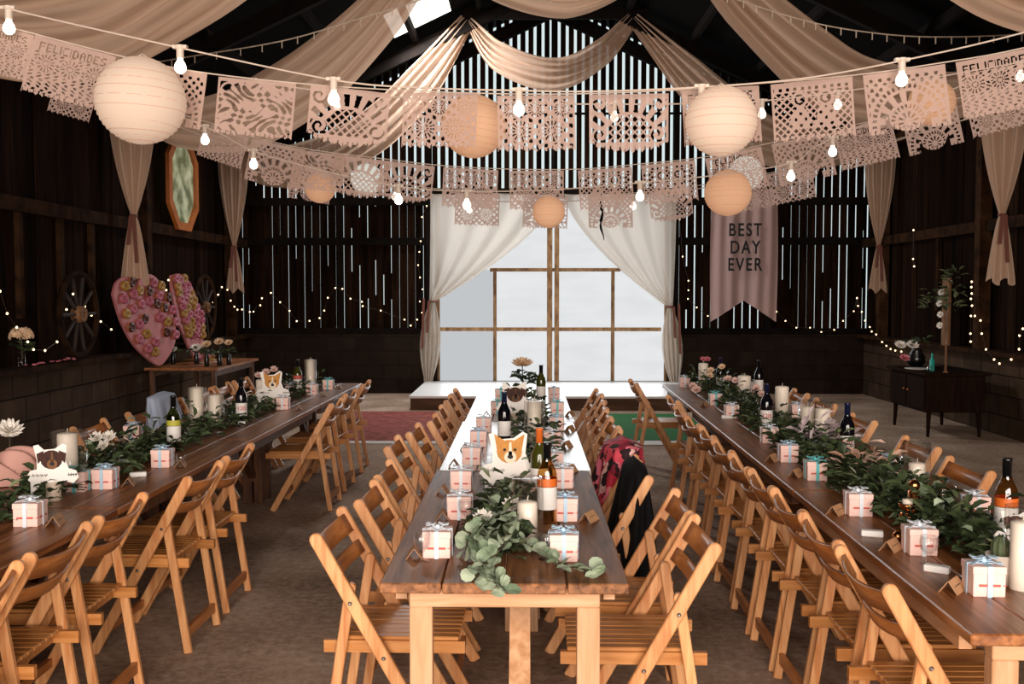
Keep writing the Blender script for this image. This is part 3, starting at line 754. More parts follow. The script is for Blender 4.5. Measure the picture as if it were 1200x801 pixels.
# ------------------------------------------------------------------ favours
FB = [  # px, py, ribbon, label, rz
 (36, 614, 'white', 'pink favour box at the near left, front of the dog picture on the left row', .25),
 (124, 571, 'blue', 'pink favour box with blue ribbon beside the glass candle cylinder, left row', .2),
 (92, 574, 'teal', 'pink favour box with teal ribbon half behind the boxer dog picture', .2),
 (191, 546, 'blue', 'pink favour box below the green-label bottle, left row', .25),
 (157, 515, 'blue', 'pink favour box among leaves behind the white roses, left row', .2),
 (332, 479, 'white', 'pink favour box beside the golden dog picture, left row', .3),
 (366, 462, 'white', 'pink favour box in front of the tall candle, far end of left row', .1),
 (385, 456, 'teal', 'pink favour box with teal ribbon at the far end of left row', .1),
 (263, 487, 'white', 'pink favour box just left of the tall dark bottle, left row', .3),
 (340, 462, 'white', 'pink favour box in the leaves behind the golden dog picture', .2),
 (513, 650, 'white', 'pink favour box beside the nearest stemmed glass, centre row', -.05),
 (539, 606, 'white', 'second pink favour box from the camera, left side of centre row', -.05),
 (541, 573, 'white', 'third pink favour box from the camera, left side of centre row', .0),
 (553, 543, 'white', 'fourth pink favour box from the camera, left side of centre row', .0),
 (561, 522, 'blue', 'fifth pink favour box from the camera, left side of centre row', .0),
 (567, 505, 'white', 'sixth pink favour box from the camera, left side of centre row', .0),
 (583, 484, 'teal', 'seventh pink favour box from the camera, left side of centre row', .0),
 (587, 468, 'teal', 'farthest pink favour box, left side of centre row', .0),
 (660, 654, 'blue', 'pink favour box nearest the camera, right side of centre row', .06),
 (662, 608, 'blue', 'second pink favour box from the camera, right side of centre row', .06),
 (659, 570, 'white', 'third pink favour box from the camera, right side of centre row', .0),
 (649, 550, 'white', 'fourth pink favour box from the camera, right side of centre row', -.2),
 (647, 523, 'white', 'fifth pink favour box from the camera, right side of centre row', .0),
 (652, 504, 'blue', 'sixth pink favour box from the camera, right side of centre row', .0),
 (653, 485, 'teal', 'seventh pink favour box from the camera, right side of centre row', .0),
 (649, 466, 'blue', 'farthest pink favour box, right side of centre row', .0),
 (1152, 694, 'blue', 'pink favour box nearest the camera on the right row, before the cactus pot', -.35),
 (1077, 647, 'white', 'pink favour box by the copper figure, right row', -.3),
 (1141, 606, 'white', 'pink favour box behind dark leaves beside the orange-label bottle', -.3),
 (1005, 602, 'white', 'pink favour box with white ribbon next to the kraft card, third from camera', -.25),
 (1041, 557, 'blue', 'pink favour box in front of an outer chair, beyond the garland', -.2),
 (955, 561, 'teal', 'pink favour box with teal bow, fourth from camera on the right row', -.2),
 (923, 540, 'blue', 'pink favour box with blue ribbon below the two short candles', -.2),
 (901, 518, 'white', 'pink favour box below the left dark bottle, right row', -.2),
 (934, 488, 'white', 'pink favour box between the tall and short candles, right row', -.2),
 (857, 489, 'white', 'pink favour box beside the small white block, right row', -.1),
 (838, 474, 'teal', 'pink favour box with teal bow at the far part of right row', -.1),
 (802, 453, 'white', 'pink favour box at the far end of right row', .0),
 (887, 459, 'white', 'pink favour box behind the left dark bottle, right row', .0),
]
for a in FB: favour(*a)
for a in [(66, 614, 'kraft place card right of the nearest left box', .5), (151, 568, 'kraft place card beside the blue-ribbon box, left row', .7), (212, 546, 'kraft place card right of the box below the green bottle', .6),
          (350, 480, 'kraft place card beside the golden dog picture', .6), (380, 464, 'kraft place card by the tall candle, left row', .4), (398, 455, 'kraft place card at the far end of left row', .3),
          (486, 652, 'kraft place card behind the nearest stemmed glass, centre row', .35), (519, 608, 'second kraft place card from camera, left side of centre row', .35), (519, 578, 'third kraft place card from camera, left side of centre row', .2),
          (532, 547, 'fourth kraft place card from camera, left side of centre row', .3), (545, 527, 'fifth kraft place card from camera, left side of centre row', .3), (557, 508, 'sixth kraft place card from camera, left side of centre row', .3),
          (570, 488, 'seventh kraft place card from camera, left side of centre row', .3),
          (690, 610, 'kraft place card nearest the camera, right side of centre row', -.5), (668, 553, 'second kraft place card from camera, right side of centre row', -.5), (664, 524, 'third kraft place card from camera, right side of centre row', -.4),
          (668, 505, 'fourth kraft place card from camera, right side of centre row', -.4), (668, 487, 'fifth kraft place card from camera, right side of centre row', -.3),
          (1116, 692, 'kraft place card nearest the camera on the right row', -.9), (1044, 644, 'kraft place card second from camera on the right row', -.9), (980, 602, 'kraft place card third from camera on the right row', -.9),
          (933, 558, 'kraft place card fourth from camera on the right row', -.8), (905, 540, 'kraft place card fifth from camera on the right row', -.7), (826, 476, 'kraft place card beside the far teal-bow box', -.6)]:
    tent(*a)
# white domino-like blocks
for px, py, rz, lab in ((162, 558, .3, 'small white block beside the kraft card on the left row'), (281, 497, .2, 'small white block under the tall dark bottle, left row'), (1098, 670, -.6, 'small white block beside the nearest card on the right row'),
                        (1022, 628, -.3, 'small white block beyond the third box, right row'), (852, 490, -.2, 'small white block before the far box, right row')):
    o = MB().box((0, 0, .011), (.075, .032, .022)).build('white_block', M['white'], None, False, atZ(px, py, TZ)); o.rotation_euler.z = rz; bevel(o, .003); tag(o, lab, 'block', 'small white blocks')
# ------------------------------------------------------------------ candles / glass
candle(80, 571, .043, .245, 'tall ivory candle behind the boxer dog picture, left row')
hurricane(82, 574, .076, .262, 'glass cylinder around the tall candle at the near left')
candle(231, 498, .044, .25, 'taller of the two ivory candles left of the dark bottle, left row')
candle(252, 500, .043, .21, 'shorter of the two ivory candles left of the dark bottle, left row')
hurricane(232, 500, .06, .255, 'glass cylinder around the taller paired candle, left row')
hurricane(252, 502, .06, .225, 'glass cylinder around the shorter paired candle, left row')
candle(307, 475, .044, .2, 'ivory candle behind the golden dog picture, left row')
candle(364, 459, .04, .285, 'tallest ivory candle at the far end of the left row')
hurricane(364, 460, .052, .29, 'glass cylinder around the farthest left-row candle')
candle(618, 634, .036, .14, 'short ivory candle inside glass, nearest on the centre row')
hurricane(618, 638, .055, .235, 'glass cylinder around the short candle, near end of centre row')
candle(626, 515, .042, .235, 'tall ivory candle in the middle of the centre row')
hurricane(626, 518, .06, .245, 'glass cylinder around the tall candle of the centre row')
candle(824, 456, .043, .235, 'ivory candle with pink flower on top, far end of right row')
candle(872, 469, .052, .2, 'broad ivory candle behind the far garland, right row')
candle(916, 493, .045, .235, 'tall ivory candle right of the left dark bottle, right row')
candle(946, 506, .045, .16, 'left of two short ivory candles, right row')
candle(964, 510, .045, .165, 'right of two short ivory candles, right row')
hurricane(955, 508, .105, .205, 'wide glass cylinder around two short candles, right row')
candle(1074, 574, .036, .12, 'short white candle in glass before an outer chair, right row')
hurricane(1072, 577, .062, .225, 'glass cylinder around the short candle by an outer chair')
candle(1197, 690, .034, .2, 'ivory candle cut by the right edge of the photo')
hurricane(1197, 692, .05, .25, 'glass cylinder cut by the right edge of the photo')
# ------------------------------------------------------------------ bottles
bottle(204, 528, 'clear green bottle with yellow and white label, left row', 'glassg', 'foilk', 'label', lab2='labelg')
bottle(283, 496, 'tall dark red-wine bottle with white label on the left row', 'bottle', 'foilk', 'label', '120')
bottle(349, 463, 'dark green bottle with red band at the far end of left row', 'bottleg', 'foilk', 'label', lab2='red')
bottle(641, 612, 'bottle with orange band standing behind the nearest candle, centre row', 'glassp', 'foilk', 'label', lab2='foilo')
bottle(632, 586, 'dark bottle with orange top in the centre row leaves', 'bottleg', 'foilo', 'label')
bottle(591, 521, 'dark red-wine bottle left of the tall candle, centre row', 'bottle', 'foilb', 'label')
bottle(634, 473, 'olive wine bottle near the far end of centre row', 'bottleg', 'foilk', 'label')
bottle(898, 506, 'left of the two dark bottles with red number, right row', 'bottle', 'foilb', 'label', '120')
bottle(992, 541, 'right of the two dark bottles with red number, right row', 'bottle', 'foilb', 'label', '120')
bottle(1178, 640, 'orange-banded clear bottle at the right edge of the photo', 'glassp', 'foilk', 'label', lab2='foilo')
bottle(844, 460, 'dark bottle at the far end of right row behind cream flowers', 'bottle', 'foilb', 'label')
bottle(889, 464, 'dark bottle behind the broad candle, right row', 'bottle', 'foilk', 'label')
for a in ((494, 657, 'stemmed glass beside the nearest centre-row box', .095), (546, 613, 'second stemmed glass from camera on the centre row', .09), (568, 579, 'third stemmed glass from camera on the centre row', .09), (572, 552, 'fourth stemmed glass, left of the corgi-like dog picture', .09),
          (640, 655, 'stemmed glass between the nearest candle and right box', .09), (1108, 607, 'tall stemmed glass in front of an outer chair, right row', .13), (1088, 660, 'stemmed glass beside the second box on right row', .09), (1032, 545, 'stemmed glass behind the garland on right row', .09), (212, 548, 'stemmed glass right of the box below the green bottle', .07)):
    glass(*a)
# ------------------------------------------------------------------ garlands
def line(px0, px1, n=6, wob=.03, seed=0):
    rr = random.Random(seed); a, c = Vector(px0), Vector(px1)
    return [a.lerp(c, k / n) + Vector((rr.uniform(-wob, wob), 0, 0)) for k in range(n + 1)]
def lp(y, o): return Vector((lx(y) - o, y, TZ))
def rp2(y, o): return Vector((rx(y) + o, y, TZ))
garland('leaf garland at the near left corner, below the pink cloth', line(lp(3.55, .42), lp(4.35, .40), 4, .02, 1), 170, seed=1)
garland('leaf garland with pale leaves around the white roses, left row', line(lp(4.5, .42), lp(6.0, .38), 6, .04, 2), 420, spread=.15, rise=.16, euc=40, seed=2)
garland('leaf garland around the paired candles and dark bottle, left row', line(lp(6.1, .36), lp(7.6, .36), 6, .03, 3), 330, euc=15, seed=3)
garland('leaf garland at the far end of the left row', line(lp(7.7, .38), lp(9.1, .38), 6, .03, 4), 330, rise=.17, seed=4)
gn = [atZ(583, 655, TZ), atZ(588, 635, TZ), atZ(592, 610, TZ), atZ(596, 585, TZ)]
garland('eucalyptus garland spilling towards the near end of the centre row', gn, 230, spread=.10, rise=.15, euc=60, seed=5, mat='leaf')
garland('leaf garland around the dog picture on the centre row', [atZ(607, 580, TZ), atZ(622, 560, TZ), atZ(628, 535, TZ), atZ(630, 520, TZ)], 230, spread=.12, rise=.13, seed=6)
garland('leaf garland at the far part of the centre row', [atZ(628, 515, TZ), atZ(620, 495, TZ), atZ(612, 478, TZ), atZ(610, 466, TZ)], 260, spread=.13, rise=.15, seed=7)
# eucalyptus sprigs of the near garland
def sprig(label, pts, seed, size=(.034, .05)):
    rr = random.Random(seed); o = Vector(pts[0]); t = thing('eucalyptus_sprig', label, 'sprig', o, 0, 'eucalyptus sprigs on the centre row'); loc = [Vector(p) - o for p in pts]
    MB().tube(loc, .003, 5).build('stem', M['stem'], t)
    b = MB(); n = int(sum((loc[i + 1] - loc[i]).length for i in range(len(loc) - 1)) / .017)
    for k in range(n):
        f = k / n * (len(loc) - 1); i = int(f); p = loc[i].lerp(loc[i + 1], f - i); tdir = (loc[i + 1] - loc[i]).normalized()
        for q in (-1, 1) if k % 2 else (rr.choice((-1, 1)),):
            s = (Matrix.Rotation(rr.uniform(-.9, .9), 3, tdir) @ Vector((0, 0, 1)).cross(tdir).normalized()) * q; d = (s * .8 + tdir * rr.uniform(.1, .8) + Vector((0, 0, rr.uniform(.1, .7)))).normalized(); L = rr.uniform(*size)
            nv = (d.cross(tdir).normalized() + Vector((rr.uniform(-.5, .5), rr.uniform(-.5, .5), rr.uniform(-.5, .5)))).normalized(); sd = nv.cross(d).normalized(); w = L * .5
            ring = [p + d * (.004 + L * .5 - L * .5 * math.cos(a)) + sd * w * math.sin(a) + nv * .08 * L * math.cos(2 * a) for a in [2 * PI * j / 9 for j in range(9)]]
            b.add(ring + [p + d * L * .5], [(j, (j + 1) % 9, 9) for j in range(9)])
    b.build('leaves', M['euc'], t)
    return t
e = Vector((0, 0, .0))
sprig('long eucalyptus sprig hanging over the front edge of the near centre table', [atZ(575, 622, TZ + .07), atZ(560, 645, TZ + .06), atZ(572, 668, TZ + .03), atZ(583, 683, TZ + .012), atZ(592, 692, TZ - .0)], 1)
sprig('eucalyptus sprig trailing right in front of the nearest right box', [atZ(610, 632, TZ + .05), atZ(632, 650, TZ + .03), atZ(655, 660, TZ + .014), atZ(690, 668, TZ + .012), atZ(703, 668, TZ + .012)], 2, (.036, .048))
sprig('eucalyptus sprig leaning left beside the near garland', [atZ(590, 600, TZ + .1), atZ(565, 615, TZ + .1), atZ(548, 632, TZ + .06), atZ(545, 648, TZ + .02)], 3)
sprig('eucalyptus sprig lying in the middle of the near garland', [atZ(600, 622, TZ + .1), atZ(585, 645, TZ + .08), atZ(566, 662, TZ + .04), atZ(556, 680, TZ + .012)], 4)
garland('dark garland below the orange-label bottle, right row', line(rp2(3.05, .40), rp2(3.95, .36), 5, .03, 8), 420, spread=.15, rise=.15, euc=28, seed=8)
garland('dense garland around the copper figure, right row', line(rp2(3.95, .36), rp2(5.2, .36), 6, .03, 9), 560, spread=.17, rise=.16, euc=12, seed=9)
garland('leaf garland below the short candles, right row', line(rp2(5.3, .34), rp2(6.7, .34), 6, .03, 10), 430, spread=.15, rise=.14, seed=10)
garland('leaf garland around the left dark bottle, right row', line(rp2(6.8, .34), rp2(8.0, .36), 6, .03, 11), 330, rise=.15, seed=11)
garland('leaf garland with flowers at the far end of right row', line(rp2(8.1, .38), rp2(9.3, .34), 6, .03, 12), 330, rise=.2, seed=12)
blooms('rose_bunch', 'three white roses in the leaves on the left row', 'flowers', [atY(121, 523, 4.75), atY(128, 512, 4.85), atY(113, 513, 4.8)], .04, 'petal', 1)
blooms('rose_bunch', 'pale pink flowers beside the golden dog picture on the left row', 'flowers', [atY(303, 440, 8.2), atY(312, 436, 8.4), atY(321, 433, 8.4)], .04, 'petalp', 2)
blooms('rose_bunch', 'cream flowers in front of the farthest bottle, right row', 'flowers', [atY(833, 434, 8.3), atY(846, 430, 8.35), atY(832, 440, 8.25)], .035, 'petaly', 3)
blooms('rose_bunch', 'pink roses right of the broad candle on the right row', 'flowers', [atY(886, 455, 7.8), atY(893, 462, 7.7), atY(862, 446, 8.1), atY(853, 444, 8.2)], .04, 'petalp', 4)
blooms('rose_bunch', 'pink rose resting on the far candle of right row', 'flowers', [atZ(824, 421, TZ + .255), atZ(829, 421, TZ + .25)], .035, 'petalr', 5)
blooms('rose_bunch', 'two pink roses at the far end of the right table', 'flowers', [atZ(812, 453, TZ + .06), atZ(816, 457, TZ + .05)], .05, 'petalp', 6)
blooms('rose_bunch', 'pink roses right of the dog picture on the centre row', 'flowers', [atZ(645, 548, TZ + .07), atZ(620, 572, TZ + .06)], .035, 'petalp', 7)
blooms('rose_bunch', 'cream rose in the near garland of the centre row', 'flowers', [atZ(566, 608, TZ + .09), atZ(600, 592, TZ + .1)], .04, 'petal', 8)
# pale lilac leaves right row
t = thing('pale_leaf_spray', 'spray of pale lilac leaves left of the right dark bottle', 'sprig', atZ(968, 528, TZ)); b = MB(); leafset(b, [Vector((-.12, 0, .02)), Vector((.1, .02, .06))], 46, (.07, .11), .1, .16, random.Random(4), .4)
b.build('leaves', leafmat('lilac leaves', '#b8a0a4', '#e4d4d4'), t)
t = thing('pale_leaf_spray', 'spray of peach leaves beside the box beyond the garland, right row', 'sprig', atZ(1017, 560, TZ)); b = MB(); leafset(b, [Vector((-.06, 0, .02)), Vector((.06, .02, .06))], 34, (.06, .1), .07, .14, random.Random(5), .35)
b.build('leaves', leafmat('peach leaves', '#c89a80', '#ecccb8'), t)
# chrysanthemum in a bottle vase, centre row far
p = atZ(612, 468, TZ); t = thing('chrysanthemum', 'single cream chrysanthemum standing tall at the far end of centre row', 'flower', p)
fz = atY(611, 425, p.y).z - p.z
b = MB(); rr = random.Random(9); flower(b, (0, 0, fz - .02), .1, rr, 6, 16, (0, -.25, 1)); b.build('bloom', M['petaly'], t)
b = MB(); b.tube([(.01, 0, .02), (.005, 0, fz * .5), (0, 0, fz - .02)], .005, 6); b.build('stem', M['stem'], t)
b = MB(); leafset(b, [Vector((.01, 0, .1)), Vector((.005, 0, fz * .7))], 26, (.07, .12), .05, .05, rr, .45); b.build('leaves', M['leaf'], t)
b = MB(); b.lathe([(.03, 0), (.045, .02), (.045, .08), (.025, .11), (.03, .125)], n=16); b.build('vase', M['petalr'] if False else M['terr'], t, True)
# ------------------------------------------------------------------ die-cut pet pictures on log stands
def pet(label, px, py, s, kind, rz=0):
    p = atZ(px, py, TZ); t = thing('pet_picture', label, 'picture', p, rz, 'cut-out pet pictures')
    b = MB(); b.lathe([(.03, 0), (.031, .004), (.03, .1), (0, .1)], n=16); b.build('log_stand', M['birch'], t, True)
    def P(x, z, y=0): return Vector((x * s, -.034 + y, .085 + z * s))
    out = [(-.5, 0), (-.62, .12), (-.5, .3), (-.34, .34), (-.34, .6), (-.42, .95), (-.3, .98), (-.16, .84), (.1, .86), (.3, 1.0), (.4, .95), (.36, .55), (.44, .34), (.62, .28), (.68, .1), (.55, -.05), (.3, .02), (0, -.02), (-.25, -.02), (-.4, -.3), (-.5, -.28)]
    b = MB(); b.prism([P(x, z) for x, z in out], (0, .004, 0)); b.build('card', M['label'], t)
    def disc(cx, cz, rx_, rz_, lay, n=14): return [P(cx + rx_ * math.cos(2 * PI * k / n), cz + rz_ * math.sin(2 * PI * k / n), -.0012 * lay) for k in range(n)]
    c1, c2 = (M['dogb'], M['dogb']) if kind == 0 else (M['dogt'], M['dogc'])
    b = MB()
    b.cur = 0; b.prism(disc(.02, .58, .27, .25, 1), (0, .0012, 0))
    if kind == 0:
        for q in (-1, 1): b.prism([P(.02 + q * .18, .82, -.0024), P(.02 + q * .36, .74, -.0024), P(.02 + q * .33, .48, -.0024), P(.02 + q * .22, .6, -.0024)], (0, .0012, 0))
    else:
        for q in (-1, 1): b.prism([P(.02 + q * .08, .8, -.0024), P(.02 + q * .32, .95, -.0024), P(.02 + q * .26, .6, -.0024)], (0, .0012, 0))
    b.cur = 1; b.prism(disc(.04, .46, .13, .13, 3), (0, .0012, 0)); b.prism([P(.0, .5, -.0036), P(.08, .5, -.0036), P(.06, .78, -.0036), P(.02, .78, -.0036)], (0, .0012, 0))
    b.cur = 2; b.prism(disc(.04, .47, .06, .045, 4), (0, .0012, 0))
    for q in (-1, 1): b.prism(disc(.03 + q * .11, .62, .03, .03, 4), (0, .0012, 0))
    b.build('portrait', [c1, c2 if kind else M['plank'], M['black']], t)
    b = MB(); rr = random.Random(px)
    for x0_, x1_ in ((-.46, -.08), (.42, .64)):
        L_ = [P(x0_ + (x1_ - x0_) * k / 16, .15 + .05 * (k % 2) + .02 * math.sin(k * 1.7), -.001) for k in range(17)]; b = MB(); b.tube(L_, .0016, 4); b.build('lettering', M['black'], t)
    return t
pet('cut-out picture of a brown boxer dog on a log, left row', 63, 586, .16, 0, .2)
pet('cut-out picture of a golden dog on a log, farther along the left row', 319, 478, .2, 1, .15)
pet('cut-out picture of a tan and cream dog on the centre row', 596, 582, .2, 1, 0)
pet('cut-out picture half hidden in leaves behind the centre-row candle', 603, 497, .2, 0, 0)
pet('cut-out picture behind the cactus pot at the right edge of the photo', 1186, 662, .1, 0, -.3)
# copper figures, cactus, tealights
p = atZ(1063, 617, TZ); t = thing('copper_figure', 'stacked copper lantern figure in the right-row garland', 'ornament', p)
b = MB(); b.ball((0, 0, .032), .033, 12, 8, (1, 1, .95)); b.lathe([(.012, .06), (.02, .066), (.03, .075), (.033, .09), (.03, .09), (.02, .08), (0, .078)], n=16); b.build('copper_base', M['copper'], t, True)
b = MB(); b.lathe([(.019, .08), (.019, .105), (0, .105)], n=14); b.build('tealight', M['wax'], t, True)
b = MB(); b.ball((.035, .03, .15), .022, 12, 8); b.lathe([(.012, 0), (.012, .02), (.02, .03), (.022, .13), (0, .13)], (.035, .03, 0), 12); b.build('copper_cup', M['copper'], t, True)
o = MB().ball((0, 0, .018), .02, 10, 6).build('copper_ball', M['copper'], None, True, atZ(1052, 634, TZ)); tag(o, 'small copper ball in front of the copper figure', 'ornament')
p = atZ(1172, 683, TZ); t = thing('cactus_pot', 'small cactus in a pale speckled pot, right edge of the photo', 'plant', p)
b = MB(); b.lathe([(.032, 0), (.038, .004), (.044, .09), (.04, .09), (.037, .075), (0, .075)], n=20); b.build('pot', M['terr'], t, True)
b = MB(); n = 20
prof = [(.02, .07), (.026, .1), (.024, .125), (.012, .142), (0, .146)]; vs = []
for r_, z in prof:
    for k in range(n): rr_ = r_ * (1 + .12 * (k % 2)); vs.append((rr_ * math.cos(2 * PI * k / n), rr_ * math.sin(2 * PI * k / n), z))
b.add(vs, [(i * n + k, i * n + (k + 1) % n, (i + 1) * n + (k + 1) % n, (i + 1) * n + k) for i in range(len(prof) - 1) for k in range(n)]); b.build('cactus', M['cactus'], t)
o = MB().lathe([(.02, 0), (.02, .03), (.016, .03), (.016, .004), (0, .004)], n=14).build('tealight_cup', M['copper'], None, True, atZ(1158, 697, TZ)); tag(o, 'tiny copper tealight cup beside the nearest right box', 'candle holder')
# cloths on the left row
def heap(name, label, px, py, w, d, h, mat, seed, cat='cloth', rz=0):
    rr = random.Random(seed); ph = [rr.uniform(0, 6) for _ in range(6)]
    def fn(i, j):
        x, y = (i - .5) * w, (j - .5) * d; e = max(0, 1 - (2 * i - 1) ** 2) * max(0, 1 - (2 * j - 1) ** 2)
        z = h * e ** .5 * (.42 + .58 * abs(math.sin(6 * i + ph[0] + 2.6 * math.sin(4 * j + ph[1]) + 3 * j))) + .004
        return Vector((x + .02 * math.sin(9 * j + ph[2]), y + .02 * math.sin(9 * i + ph[3]), max(.003, z)))
    o = MB().grid(fn, 44, 34).build(name, mat, None, True, atZ(px, py, TZ)); o.rotation_euler.z = rz; tag(o, label, cat); return o
heap('napkin', 'crumpled dusty pink cloth at the far left of the left row', 22, 566, .34, .2, .17, M['napkin'], 1)
b = MB(); rr = random.Random(3); p = atZ(0, 545, TZ)
t = thing('spiky_flower', 'white spiky flower beside the pink cloth at the left edge', 'flower', p); flower(b, (0, .1, .16), .075, rr, 6, 14, (0.3, -.5, .8)); b.build('bloom', M['petal'], t); MB().tube([(0, .1, .16), (0, .1, .0)], .004).build('stem', M['stem'], t)
# ------------------------------------------------------------------ coats over chairs
def coat(name, label, x, y, zt, zb, top, bot, mat, seed, shift=0):
    """cloth hung over a backrest: a folded bell from a narrow ridge to a wide hem; top/bot = (half x, half y)"""
    rr = random.Random(seed); ph = [rr.uniform(0, 6) for _ in range(5)]
    def fn(i, j):
        a = 2 * PI * i; f = j ** .75
        rx_ = top[0] + (bot[0] - top[0]) * f; ry_ = top[1] + (bot[1] - top[1]) * f
        q = 1 + (.10 * math.sin(7 * a + ph[0] + 2 * j) + .06 * math.sin(13 * a + ph[1] - 3 * j)) * min(1, j * 2.5)
        if j < .06: rx_ *= j / .06; ry_ *= .3 + .7 * j / .06
        z = zt + (zb - zt) * j + .03 * math.sin(3 * a + ph[2]) * j
        return Vector((rx_ * q * math.cos(a) + shift * j, ry_ * q * math.sin(a), z))
    o = MB().grid(fn, 72, 34).build(name, mat, None, True, (x, y, 0)); tag(o, label, 'coat'); return o
coat('black_coat', 'black coat hung over a chair on the right side of the centre row', .515, 4.66, .86, .1, (.04, .20), (.155, .26), M['felt'], 2, -.03)
coat('floral_jacket', 'red floral jacket hung over the chair behind the black coat', .52, 5.28, .865, .2, (.09, .22), (.19, .25), M['floral'], 5, -.06)
coat('blue_shirt', 'pale blue cloth over a wall-side chair of the left row', -2.70, 7.3, .90, .45, (.06, .22), (.12, .26), M['blue'], 8, .05)

# ================================================================== DRAPES
def spline(pts, n):
    out = []; pts = [Vector(p) for p in pts]; P = [pts[0] * 2 - pts[1]] + pts + [pts[-1] * 2 - pts[-2]]
    m = len(pts) - 1
    for k in range(n + 1):
        f = k / n * m; i = min(int(f), m - 1); t = f - i; p0, p1, p2, p3 = P[i:i + 4]
        out.append(.5 * ((2 * p1) + (p2 - p0) * t + (2 * p0 - 5 * p1 + 4 * p2 - p3) * t * t + (3 * p1 - p0 - 3 * p2 + p3) * t ** 3))
    return out
def lerp_list(l, f):
    f = f * (len(l) - 1); i = min(int(f), len(l) - 2); return l[i] + (l[i + 1] - l[i]) * (f - i)
def ribbon(name, pts, widths, parent, mat, seed, depth=.35, pleat=.03, n=40, folds=5, nu=26):
    rr = random.Random(seed); ph = [rr.uniform(0, 6.3) for _ in range(4)]; C = spline(pts, n); b = MB()
    def fn(i, j):
        k = min(n, int(round(j * n))); p = C[k]; t = (C[min(k + 1, n)] - C[max(k - 1, 0)]).normalized()
        nr = Vector((-t.z, 0, t.x))
        if nr.z < 0 or (abs(nr.z) < .05 and nr.x < 0): nr = -nr
        w = lerp_list(widths, j); s = i - .5
        off = nr * (s * w) + Vector((0, 1, 0)) * (-s * w * depth)
        g = pleat * math.sin(folds * 2 * PI * i + ph[0] + 2.2 * math.sin(3 * j + ph[1])) + pleat * .5 * math.sin(folds * 4.6 * PI * i + ph[2] + 3 * j)
        return p + off + Vector((0, g * 1.6, g * .25)) + nr * (.02 * math.sin(9 * j + 5 * i + ph[3]))
    b.grid(fn, nu, n); return b.build(name, mat, parent, True)
def tail(parent, x, y, sgn, ztop, zk, zb, w, mat, seed, over=True):
    """cloth down the wall post: gathered to a tie, flaring out below"""
    rr = random.Random(seed); ph = rr.uniform(0, 6)
    def fn(i, j):
        z = ztop + (zb - ztop) * j; k = (ztop - zk) / (ztop - zb)
        if j < k:
            f = j / k; ww = w * (1 - f ** 1.8) + .05 * f
        else:
            f = (j - k) / (1 - k); ww = .05 + w * .5 * f ** .7
        s = i - .5
        return Vector((x - sgn * .05 + .035 * math.cos(7 * PI * i + ph) * (ww / w + .15), y + s * ww, z)) if False else Vector((x + s * ww, y - .05 + .04 * math.cos(7 * PI * i + ph) * (ww / w + .2), z + (.04 * math.sin(12 * i) if j == 1 else 0)))
    MB().grid(fn, 36, 36).build('tail', mat, parent, True)
    b = MB(); b.torus((x, y - .05, zk), .032, .014); 
    for q in (-1, 1): b.grid(lambda i, j, q=q: Vector((x + q * (.015 + .03 * j) + (i - .5) * .04, y - .1 - .01 * j, zk - (.42 + .1 * q) * j)), 2, 6)
    b.build('tie', M['tie'], parent)
def drape(k, y, label):
    t = thing('ceiling_drape', label, 'drape', (0, y, 0), 0, 'ceiling drapes'); Y = 0
    A, B_ = RX - 1.27, RX + 1.15
    s = ribbon('centre_swag', [(A, Y, 5.62), (A + .45, Y, 5.1), (RX, Y, 4.86), (B_ - .45, Y, 5.15), (B_, Y, 5.64)], [.16, .38, .46, .38, .16], t, M['drape'], 10 + k)
    for q in (-1, 1):
        if q < 0: P = [(A, Y, 5.62), (-1.53, Y, 4.74), (-2.18, Y, 4.09), (-2.75, Y, 3.72), (-3.25, Y, 3.52), (-3.9, Y, 3.5), (-4.36, Y, 3.72)]
        else: P = [(B_, Y, 5.64), (2.5, Y, 4.68), (3.35, Y, 3.98), (4.0, Y, 3.78), (4.6, Y, 3.75), (5.22, Y, 3.9)]
        ribbon('side_swag', P, [.2, .5, .6, .62, .62, .5, .3], t, M['drape'], 20 + k + q, .5)
        x = -4.33 if q < 0 else 5.2
        if y > 8: tail(t, x, Y, -q, 3.75, 2.48 if k == 1 else 2.32, 1.75 if k == 1 else 1.66, .5, M['drape'], 30 + k + q)
    return t
for k, y in enumerate(TR): drape(k, y, ['ivory ceiling drape nearest the camera, cut by the top of the photo', 'ivory ceiling drape in the middle, with knotted tails by heart board and right edge', 'ivory ceiling drape nearest the gable wall, ending in thin knotted tails'][k])
